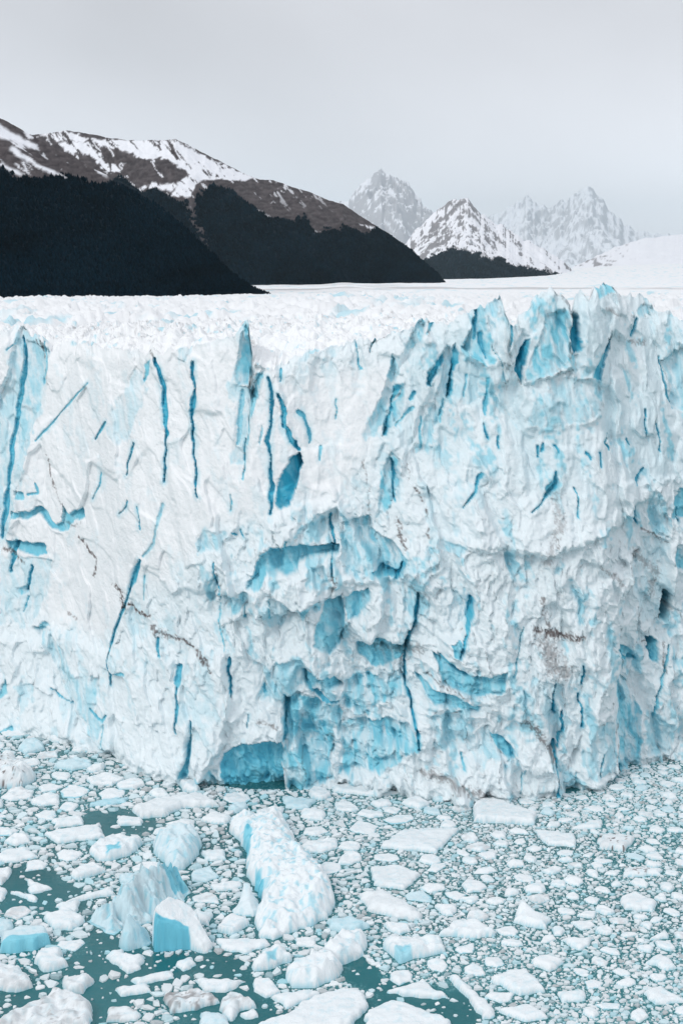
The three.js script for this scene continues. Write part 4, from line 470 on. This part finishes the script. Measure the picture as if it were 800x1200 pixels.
function floe(name, label, category, a, o = {}) {
  const p = pairs(a, 0, 2, lake); if (o.crest) o.crest = pairs(o.crest, 0, 3, lake); if (o.bluePoly) o.bluePoly = o.bluePoly.map((q) => ({ s: q[0], p: pairs(q.slice(1), 0, 2, lake) }));
  if (o.flat) { const n = o.crest.length, A = [[0, 0, 0], [0, 0, 0], [0, 0, 0]], B = [0, 0, 0]; for (const [x, z, h] of o.crest) { const v = [1, x, z + 150]; for (let a = 0; a < 3; a++) { B[a] += v[a] * h; for (let b = 0; b < 3; b++) A[a][b] += v[a] * v[b]; } } const m = new THREE.Matrix3().set(...A[0], ...A[1], ...A[2]).invert(), v = new THREE.Vector3(...B).applyMatrix3(m); o.plane = [v.x + v.z * 150, v.y, v.z]; }
  const [g, cx, cz] = floeGeo(p, { h: 0.5, e: 0.55, s: fs += 31, step: 0.16, ...o }); const m = pieces(g, name, o.bluePoly, cx, cz); m.name = numbered(name); m.position.set(cx, 0, cz); tag(m, o.group ? `${label} near the ${nearest(cx, cz)}` : label, category, o.group && `larger flat floes near the ${nearest(cx, cz)}`); if (o.mark) marks.push([cx, cz, o.mark]); scene.add(m); stamp(p, 0.12); return m;
}
floe('iceberg', 'long lumpy white iceberg stretching from the glacier foot into open water', 'iceberg', [270, 966, 296, 962, 332, 962, 342, 980, 348, 998, 370, 1022, 389, 1042, 394, 1060, 384, 1077, 346, 1092, 320, 1102, 304, 1098, 297, 1078, 308, 1058, 299, 1042, 290, 1025, 290, 1002, 282, 988, 268, 975], { crest: [300, 968, 2, 325, 975, 2.6, 315, 1005, 2.8, 335, 1030, 3, 355, 1050, 3.2, 325, 1075, 2.2, 370, 1058, 2.8, 345, 1080, 1.8, 318, 1092, 1.4], e: 2.4, knob: 0.6, facets: 0.22, step: 0.12, bluePoly: [[0.5, 286, 985, 296, 990, 292, 1015, 286, 1010], [0.6, 300, 1035, 310, 1050, 304, 1058, 296, 1045]], mott: 0.3, mark: 'long lumpy iceberg' });
floe('iceberg', 'fluted grey-blue iceberg with a sharp crest and a pale wedge end', 'iceberg', [101, 1080, 118, 1090, 134, 1097, 146, 1086, 158, 1088, 174, 1082, 194, 1074, 210, 1064, 223, 1046, 214, 1034, 196, 1038, 172, 1046, 150, 1056, 126, 1068, 108, 1074], { crest: [106, 1079, 2.2, 118, 1084, 1.8, 124, 1074, 3.4, 140, 1068, 4.6, 158, 1060, 5.8, 172, 1054, 6.2, 190, 1047, 5.8, 208, 1040, 4.4, 140, 1085, 1, 175, 1074, 1.8, 200, 1062, 1.8, 215, 1050, 1.6], e: 3, steep: 0.85, flute: 1.3, facets: 0.5, knob: 0.3, step: 0.1, blue: 0.2, mott: 0.22, dirt: 0.24, bluePoly: [[0.5, 178, 1048, 214, 1036, 222, 1046, 205, 1056, 190, 1052]], mark: 'fluted grey-blue iceberg' });
floe('iceberg', 'pale cyan rounded iceberg touching the fluted one', 'iceberg', [178, 992, 196, 982, 220, 980, 236, 986, 233, 1000, 218, 1018, 204, 1022, 188, 1008], { h: 2.2, e: 1.8, knob: 0.5, facets: 0.6, flute: 0.4, blue: 0.14, mott: 0.2, dirt: 0.05, mark: 'pale cyan rounded iceberg' });
floe('iceberg', 'small pointed white iceberg leaning on the long lumpy one', 'iceberg', [270, 1072, 280, 1058, 300, 1054, 308, 1066, 297, 1074], { crest: [288, 1060, 3.2, 275, 1069, 0.8, 303, 1066, 1.4], e: 1.4, steep: 0.75, blue: 0.1, facets: 0.4, step: 0.11 });
floe('iceberg', 'white wedge iceberg with a smooth turquoise front face', 'iceberg', [177, 1108, 196, 1096, 216, 1092, 234, 1098, 248, 1110, 241, 1118, 222, 1113, 200, 1114, 182, 1115], { flat: 1, crest: [180, 1112, 3.9, 200, 1097, 4.4, 222, 1111, 2, 246, 1112, 0.7], e: 0.35, steep: 0.35, step: 0.1, facets: 0.25, bluePoly: [[0.72, 170, 1109, 200, 1110, 222, 1109, 224, 1120, 178, 1120]], mark: 'turquoise-faced wedge iceberg' });
floe('iceberg', 'thin cyan iceberg pinnacle standing in open water', 'iceberg', [140, 1109, 147, 1115, 162, 1112, 178, 1105, 174, 1098, 158, 1098], { flat: 1, crest: [142, 1110, 3.6, 152, 1106, 3.2, 177, 1103, 0.4, 160, 1099, 2.8], e: 0.9, steep: 0.55, step: 0.09, blue: 0.24, mott: 0.15, facets: 0.3 });
floe('iceberg', 'low square iceberg with turquoise sides beside open water', 'iceberg', [2, 1104, 20, 1098, 52, 1096, 62, 1106, 42, 1114, 2, 1118], { h: 1.3, e: 0.3, facets: 0.15, blue: 0.16, bluePoly: [[0.5, 0, 1112, 42, 1108, 64, 1104, 64, 1120, 0, 1124]], mark: 'low square turquoise berg' });
floe('iceberg', 'white dome berg stained with dark rock debris at the glacier foot', 'iceberg', [-20, 900, 10, 898, 34, 904, 44, 914, 26, 924, 0, 924, -24, 918], { h: 2.4, e: 2, grit: 0.9, dirt: 0.15, knob: 0.4, facets: 0.4, mark: 'debris-stained dome berg' });
floe('iceberg', 'knobby white iceberg curving beside open water', 'iceberg', [334, 1142, 362, 1130, 388, 1112, 414, 1098, 430, 1106, 424, 1120, 400, 1132, 397, 1145, 370, 1158, 343, 1158], { h: 1.7, e: 1.2, knob: 0.5, mott: 0.2, mark: 'knobby iceberg' });
floe('iceberg', 'hollowed white berg with blue dimples next to the knobby one', 'iceberg', [293, 1133, 308, 1122, 334, 1114, 342, 1127, 328, 1131, 318, 1137, 298, 1139], { h: 1.2, e: 0.9, knob: 0.4, bluePoly: [[0.45, 312, 1130, 326, 1124, 322, 1132, 314, 1136]] });
const G = 'flat white floes among the drift ice', flat = 'broad flat white floe';
const named = [
  ['rounded white ice floe beside the low square turquoise berg', [44, 1118, 70, 1118, 78, 1134, 66, 1138, 51, 1140, 42, 1130], { h: 0.9 }], ['jumble of grey floe lumps at the edge of open water', [-10, 1133, 20, 1136, 37, 1150, 39, 1158, 17, 1163, -10, 1158], { h: 0.9, dirt: 0.22, knob: 0.4 }],
  ['pitted grey dirty floe, broadest of the dirty ones', [10, 1196, 44, 1184, 64, 1168, 88, 1170, 111, 1184, 106, 1212, -10, 1216], { h: 1.2, dirt: 0.3, grit: 0.4, knob: 0.5, mark: 'broad pitted dirty floe' }], ['lumpy grey floe just above the pitted dirty one', [73, 1153, 91, 1146, 110, 1150, 98, 1165, 79, 1165], { h: 0.8, dirt: 0.2, knob: 0.4 }],
  ['cluster-shaped white floe alone in open water under the cyan pinnacle', [123, 1122, 142, 1116, 156, 1124, 170, 1122, 165, 1136, 149, 1141, 135, 1132], { h: 0.6, knob: 0.3 }], ['oval white floe pointing at the fluted iceberg', [49, 1076, 81, 1071, 101, 1080, 84, 1091, 64, 1090], { h: 0.8, mark: 'oval floe by open water' }],
  ['pinkish slab floe along the glacier foot', [155, 950, 189, 940, 236, 934, 257, 946, 216, 947, 192, 958, 165, 959], { h: 0.9, dirt: 0.07, mott: 0.02, mark: 'pinkish slab floe' }], ['narrow cyan sliver of floe below the pinkish slab', [105, 942, 152, 935, 148, 941, 105, 946], { h: 0.4, blue: 0.3 }],
  ['white floe with a cyan hollow beside the pale rounded iceberg', [105, 996, 130, 985, 152, 983, 169, 990, 150, 1004, 128, 1009, 111, 1008], { h: 1, knob: 0.4, bluePoly: [[0.5, 124, 1000, 140, 996, 142, 1004, 126, 1008]] }],
  ['dark dirt-streaked floe with debris in open water', [189, 1170, 226, 1164, 250, 1167, 256, 1176, 228, 1184, 202, 1188], { h: 0.7, dirt: 0.65, grit: 0.6, knob: 0.3, mark: 'dark dirt-streaked floe' }], ['ragged grey floe next to the dark dirt-streaked one', [256, 1184, 267, 1168, 290, 1174, 303, 1182, 281, 1185, 273, 1197], { h: 0.9, dirt: 0.3, knob: 0.5 }], ['small brown-stained floe near the bottom of the dirty group', [127, 1184, 148, 1182, 167, 1189, 159, 1197, 125, 1199], { h: 0.5, dirt: 0.4 }],
  ['pale cyan floe at the tip of the knobby iceberg', [384, 1081, 416, 1079, 433, 1087, 419, 1094, 386, 1091], { h: 0.7, blue: 0.22 }], ['pinkish oval floe with a dirty brown rim', [419, 1050, 451, 1047, 478, 1062, 496, 1075, 481, 1080, 434, 1070], { h: 0.9, dirt: 0.1, e: 1.5, mott: 0, mark: 'dirty-rimmed oval floe' }],
  ['wide pale floe touching the dirty-rimmed oval', [434, 1018, 467, 1016, 493, 1027, 473, 1044, 437, 1038], { h: 0.5, dirt: 0.04 }], ['large four-cornered white floe near the glacier foot', [444, 994, 471, 975, 537, 973, 511, 1000], { h: 0.6, mark: 'four-cornered floe' }], ['long white floe lying close under the glacier front', [554, 945, 575, 939, 628, 958, 626, 967, 555, 964], { h: 0.9, dirt: 0.05, mark: 'long floe under the glacier' }],
  ['clean white arrow-shaped floe among fine drift ice', [608, 1066, 646, 1079, 636, 1090, 601, 1082], { crest: [612, 1070, 1.6, 630, 1080, 0.8, 606, 1080, 0.8], e: 0.9, mark: 'arrow-shaped floe' }], ['low white mound floe with a scalloped edge', [513, 1097, 535, 1083, 559, 1083, 581, 1097, 560, 1099], { h: 0.9, knob: 0.3, mark: 'scalloped mound floe' }], ['crusty white floe with cyan side at the edge of open water', [447, 1108, 461, 1101, 490, 1104, 515, 1102, 520, 1117, 467, 1129], { h: 1, knob: 0.5, bluePoly: [[0.4, 462, 1120, 480, 1116, 484, 1128, 464, 1130]], mark: 'crusty cyan-sided floe' }],
  ['triangular white floe floating in dark open water', [452, 1164, 480, 1156, 494, 1149, 508, 1160, 525, 1170, 501, 1171], { h: 0.5, mark: 'triangular floe in open water' }], ['largest rounded floe by the open water, white and flat', [428, 1190, 454, 1178, 481, 1182, 505, 1192, 528, 1202, 526, 1214, 428, 1214], { h: 0.8, mark: 'largest rounded floe' }], ['long slanting white floe bounding the open water', [523, 1147, 535, 1146, 552, 1160, 569, 1176, 582, 1192, 565, 1195, 548, 1170], { h: 0.6, mark: 'long slanting floe' }], ['white slab floe with a squared end above the slanting one', [575, 1150, 596, 1142, 616, 1140, 640, 1162, 609, 1167], { h: 0.7, mark: 'square-ended slab floe' }],
  ['large flat scalloped floe with a tongue to the side', [365, 1172, 402, 1162, 429, 1169, 431, 1179, 423, 1192, 402, 1208, 352, 1212, 296, 1206, 338, 1191], { h: 0.7, mark: 'scalloped tongued floe' }], ['tongue-shaped white floe in front of the knobby iceberg', [316, 1170, 340, 1165, 365, 1162, 375, 1166, 338, 1182], { h: 0.5 }], ['white floe with a cyan rim beside the ragged grey one', [234, 1189, 264, 1193, 271, 1206, 235, 1206], { h: 0.7, blue: 0.15 }],
  ['small floe heaped with brown grit far from the open water', [699, 984, 720, 980, 743, 984, 732, 999, 702, 994], { h: 0.7, grit: 1, dirt: 0.12, mark: 'grit-heaped floe' }], ['flat floe edged with dark grit', [729, 1020, 750, 1018, 776, 1021, 773, 1026, 732, 1028], { h: 0.5, grit: 0.7, mark: 'grit-edged floe' }],
];
for (const [label, a, o] of named) floe('ice_floe', label, 'ice floe', a, o);
for (const [a, o] of [[[67, 1061, 95, 1058, 91, 1070, 71, 1070]], [[2, 1000, 30, 994, 44, 1005, 20, 1011, -6, 1010]], [[51, 978, 118, 968, 122, 983, 67, 989], { h: 0.6 }], [[62, 962, 95, 957, 98, 967, 64, 971]], [[138, 958, 167, 960, 167, 967, 138, 968]], [[57, 1065, 132, 1041, 135, 1049, 84, 1058], { h: 0.6 }], [[30, 1030, 61, 1043, 37, 1048]], [[12, 1045, 44, 1053, 42, 1058, 13, 1048]], [[-6, 1038, 10, 1044, 3, 1057, -8, 1055]], [[252, 1102, 311, 1102, 318, 1107, 288, 1118, 264, 1114]], [[229, 1149, 288, 1151, 267, 1163, 240, 1163]], [[584, 1186, 619, 1178, 643, 1194, 616, 1199]], [[726, 1054, 746, 1048, 771, 1060, 763, 1069, 732, 1067], { h: 0.6 }], [[754, 1129, 773, 1119, 793, 1134, 780, 1138]], [[759, 1102, 780, 1090, 783, 1101]], [[653, 1165, 685, 1163, 687, 1173, 658, 1175]], [[665, 972, 705, 961, 705, 971]], [[625, 974, 672, 979, 675, 993, 641, 991]], [[753, 1166, 773, 1157, 803, 1175, 766, 1177]], [[655, 1102, 695, 1101, 679, 1115]], [[330, 935, 372, 939, 360, 949, 335, 947], { blue: 0.2 }], [[388, 922, 425, 918, 468, 931, 440, 934, 390, 929]], [[226, 1068, 250, 1072, 246, 1085, 230, 1080]], [[235, 1000, 262, 998, 265, 1008, 240, 1010]], [[280, 1190, 300, 1184, 304, 1192, 286, 1196]], [[206, 1128, 224, 1124, 232, 1132, 214, 1138]], [[152, 1150, 200, 1140, 204, 1146, 160, 1156]], [[134, 1160, 176, 1156, 178, 1164, 142, 1168]]]) floe('ice_floe', flat, 'ice floe', a, { ...o, group: G });
// the rest of the counted floes: irregular polygons thrown where there is room
const openAt = (x, z) => { let m = 0; for (const p of clearZones) m = Math.max(m, ss(0.8, -0.8, sdPoly(p, x, z))); return m; };
{
  let made = 0; const want = 232, tones = ['small white floe', 'small pale cyan floe', 'small grit-stained floe'];
  for (let t = 0; t < 60000 && made < want; t++) {
    const z = -lerp(126, 222, Math.pow(rnd(), 0.8)), x = (rnd() - 0.5) * 2 * (0.27 * -z), r = lerp(2.8, 0.75, Math.pow(t / 60000, 0.35)) * (0.85 + 0.3 * rnd()) * (1 - 0.45 * ss(-5, 28, x));
    let ok = openAt(x, z) < 0.4; for (let k = 0; k < 16 && ok; k++) { const a = k * Math.PI / 8; if (occAt(x + Math.cos(a) * r * 0.85, z + Math.sin(a) * r * 0.85) || occAt(x + Math.cos(a) * r * 0.4, z + Math.sin(a) * r * 0.4)) ok = false; } if (!ok) continue;
    const n = 5 + Math.floor(rnd() * 4), ph = rnd() * 6.3, el = 0.62 + 0.38 * rnd(), tw = rnd() * 3.1, p = []; for (let k = 0; k < n; k++) { const a = ph + (k + 0.5 * rnd()) / n * 6.283, q = r * (0.62 + 0.48 * rnd()), u = Math.cos(a) * q, v = Math.sin(a) * q * el; p.push([x + u * Math.cos(tw) - v * Math.sin(tw), z + u * Math.sin(tw) + v * Math.cos(tw)]); }
    const tq = rnd(), tone = tq < 0.1 ? 1 : tq < 0.2 ? 2 : 0;
    const [g, cx, cz] = floeGeo(p, { h: 0.14 + 0.26 * rnd() * r, e: 0.22 + 0.25 * rnd() * r, s: fs += 31, step: 0.14, wob: 0.5, facets: 0.12 * r * rnd(), blue: tone === 1 ? 0.18 : 0.03, dirt: tone === 2 ? 0.22 : 0, knob: 0.12 + 0.2 * rnd() });
    const m = cast(new THREE.Mesh(g, M.floe)); m.name = numbered('ice_floe'); m.position.set(cx, 0, cz); const ref = nearest(cx, cz); tag(m, `${tones[tone]} packed in drift ice near the ${ref}`, 'ice floe', `${tones[tone]}s near the ${ref}`); scene.add(m); stamp(p, 0.05); made++;
  }
}
// fine drift ice, too many to count
{
  const kinds = [];                                                 // broken plates: uneven polygon, tilted top, slanting sides
  for (let v = 0; v < 8; v++) {
    const n = 5 + (v % 3), P3 = [], ring = []; for (let k = 0; k < n; k++) { const a = (k + 0.7 * hsh(k, v, 71)) / n * 6.283, q = 0.62 + 0.5 * hsh(k, v, 72); ring.push([Math.cos(a) * q, Math.sin(a) * q]); }
    const tx = (hsh(v, 1, 75) - 0.5) * 0.7, tz = (hsh(v, 2, 75) - 0.5) * 0.7, T = ring.map(([x, z], k) => [x * 0.8, 0.62 + x * tx + z * tz + 0.3 * hsh(k, v, 73), z * 0.8]), B = ring.map(([x, z]) => [x, -0.7, z]), C = [0.1 * tx, 0.85 + 0.35 * hsh(v, 5, 76), 0.1];
    for (let k = 0; k < n; k++) { const e = (k + 1) % n; P3.push(...T[k], ...C, ...T[e], ...B[k], ...T[k], ...T[e], ...B[k], ...T[e], ...B[e]); }
    const g = new THREE.BufferGeometry(); g.setAttribute('position', new THREE.Float32BufferAttribute(P3, 3)); g.setAttribute('color', new THREE.Float32BufferAttribute(new Array(P3.length).fill(1), 3)); g.computeVertexNormals(); kinds.push(g);
  }
  const list = kinds.map(() => []); let n = 0;
  for (let t = 0; t < 420000; t++) {
    const k = Math.pow(t / 420000, 0.5), z = -lerp(122, 226, rnd()), x = (rnd() - 0.5) * 2 * 0.3 * -z, right = ss(-20, 25, x), r = lerp(lerp(1.05, 0.7, right), 0.12, k) * (0.8 + 0.4 * rnd()) * lerp(1, 0.85, right);
    const op = openAt(x, z); if (op > 0.5 ? rnd() > 0.012 : rnd() < lerp(0.6, 0.78, right) * ss(-0.3, 0.5, fbm(x * 0.12, z * 0.12, 3, 981) + 0.2)) continue;
    if (occAt(x, z) || occAt(x + r * 0.8, z) || occAt(x - r * 0.8, z) || occAt(x, z + r * 0.8) || occAt(x, z - r * 0.8)) continue;
    list[n % 8].push([x, z, r]); n++;
    const w = r * 0.72; for (let b = -w; b <= w; b += OG) for (let a = -w; a <= w; a += OG) { const i = Math.floor((x + a - OX) / OG), j = Math.floor((z + b - OZ) / OG); if (i >= 0 && j >= 0 && i < ON && j < OM && a * a + b * b < w * w) occ[j * ON + i] = 1; }
  }
  for (let t = 0; t < 150000; t++) {                                // crumbs in the gaps, thickest away from the open water
    const z = -lerp(122, 226, rnd()), x = (rnd() - 0.5) * 2 * 0.3 * -z, keep = lerp(0.16, 0.6, ss(-25, 20, x)) * ss(-0.5, 0.4, fbm(x * 0.15, z * 0.15, 3, 985) + 0.2); if (rnd() > keep || occAt(x, z) || openAt(x, z) > 0.3) continue; list[n % 8].push([x, z, 0.05 + 0.14 * rnd() ** 2]); n++;
  }
  console.log('brash', n);
  const grp = tag(new THREE.Group(), 'countless small white ice fragments drifting between the floes', 'drift ice', null, 'stuff'); grp.name = 'drift_ice'; scene.add(grp);
  const m4 = new THREE.Matrix4(), e = new THREE.Euler(), q = new THREE.Quaternion(), c = new THREE.Color();
  list.forEach((L, v) => { const im = new THREE.InstancedMesh(kinds[v], M.brash, L.length); L.forEach(([x, z, r], i) => { e.set((rnd() - 0.5) * 0.3, rnd() * 6.3, (rnd() - 0.5) * 0.3); q.setFromEuler(e); m4.compose(new THREE.Vector3(x, 0.02, z), q, new THREE.Vector3(r * (0.8 + 0.5 * rnd()), r * (0.14 + 0.3 * rnd()), r * (0.55 + 0.5 * rnd()))); im.setMatrixAt(i, m4); const b = rnd() ** 3 * 0.85, w = rnd() < 0.08 ? 0.6 : 0.85 + 0.15 * rnd(); c.setRGB(lerp(0.83, 0.36, b) * w, lerp(0.88, 0.7, b) * w, lerp(0.9, 0.78, b) * w); im.setColorAt(i, c); }); im.name = 'ice_fragments'; im.userData.kind = 'stuff'; cast(im); grp.add(im); });
}
renderer.render(scene, camera);
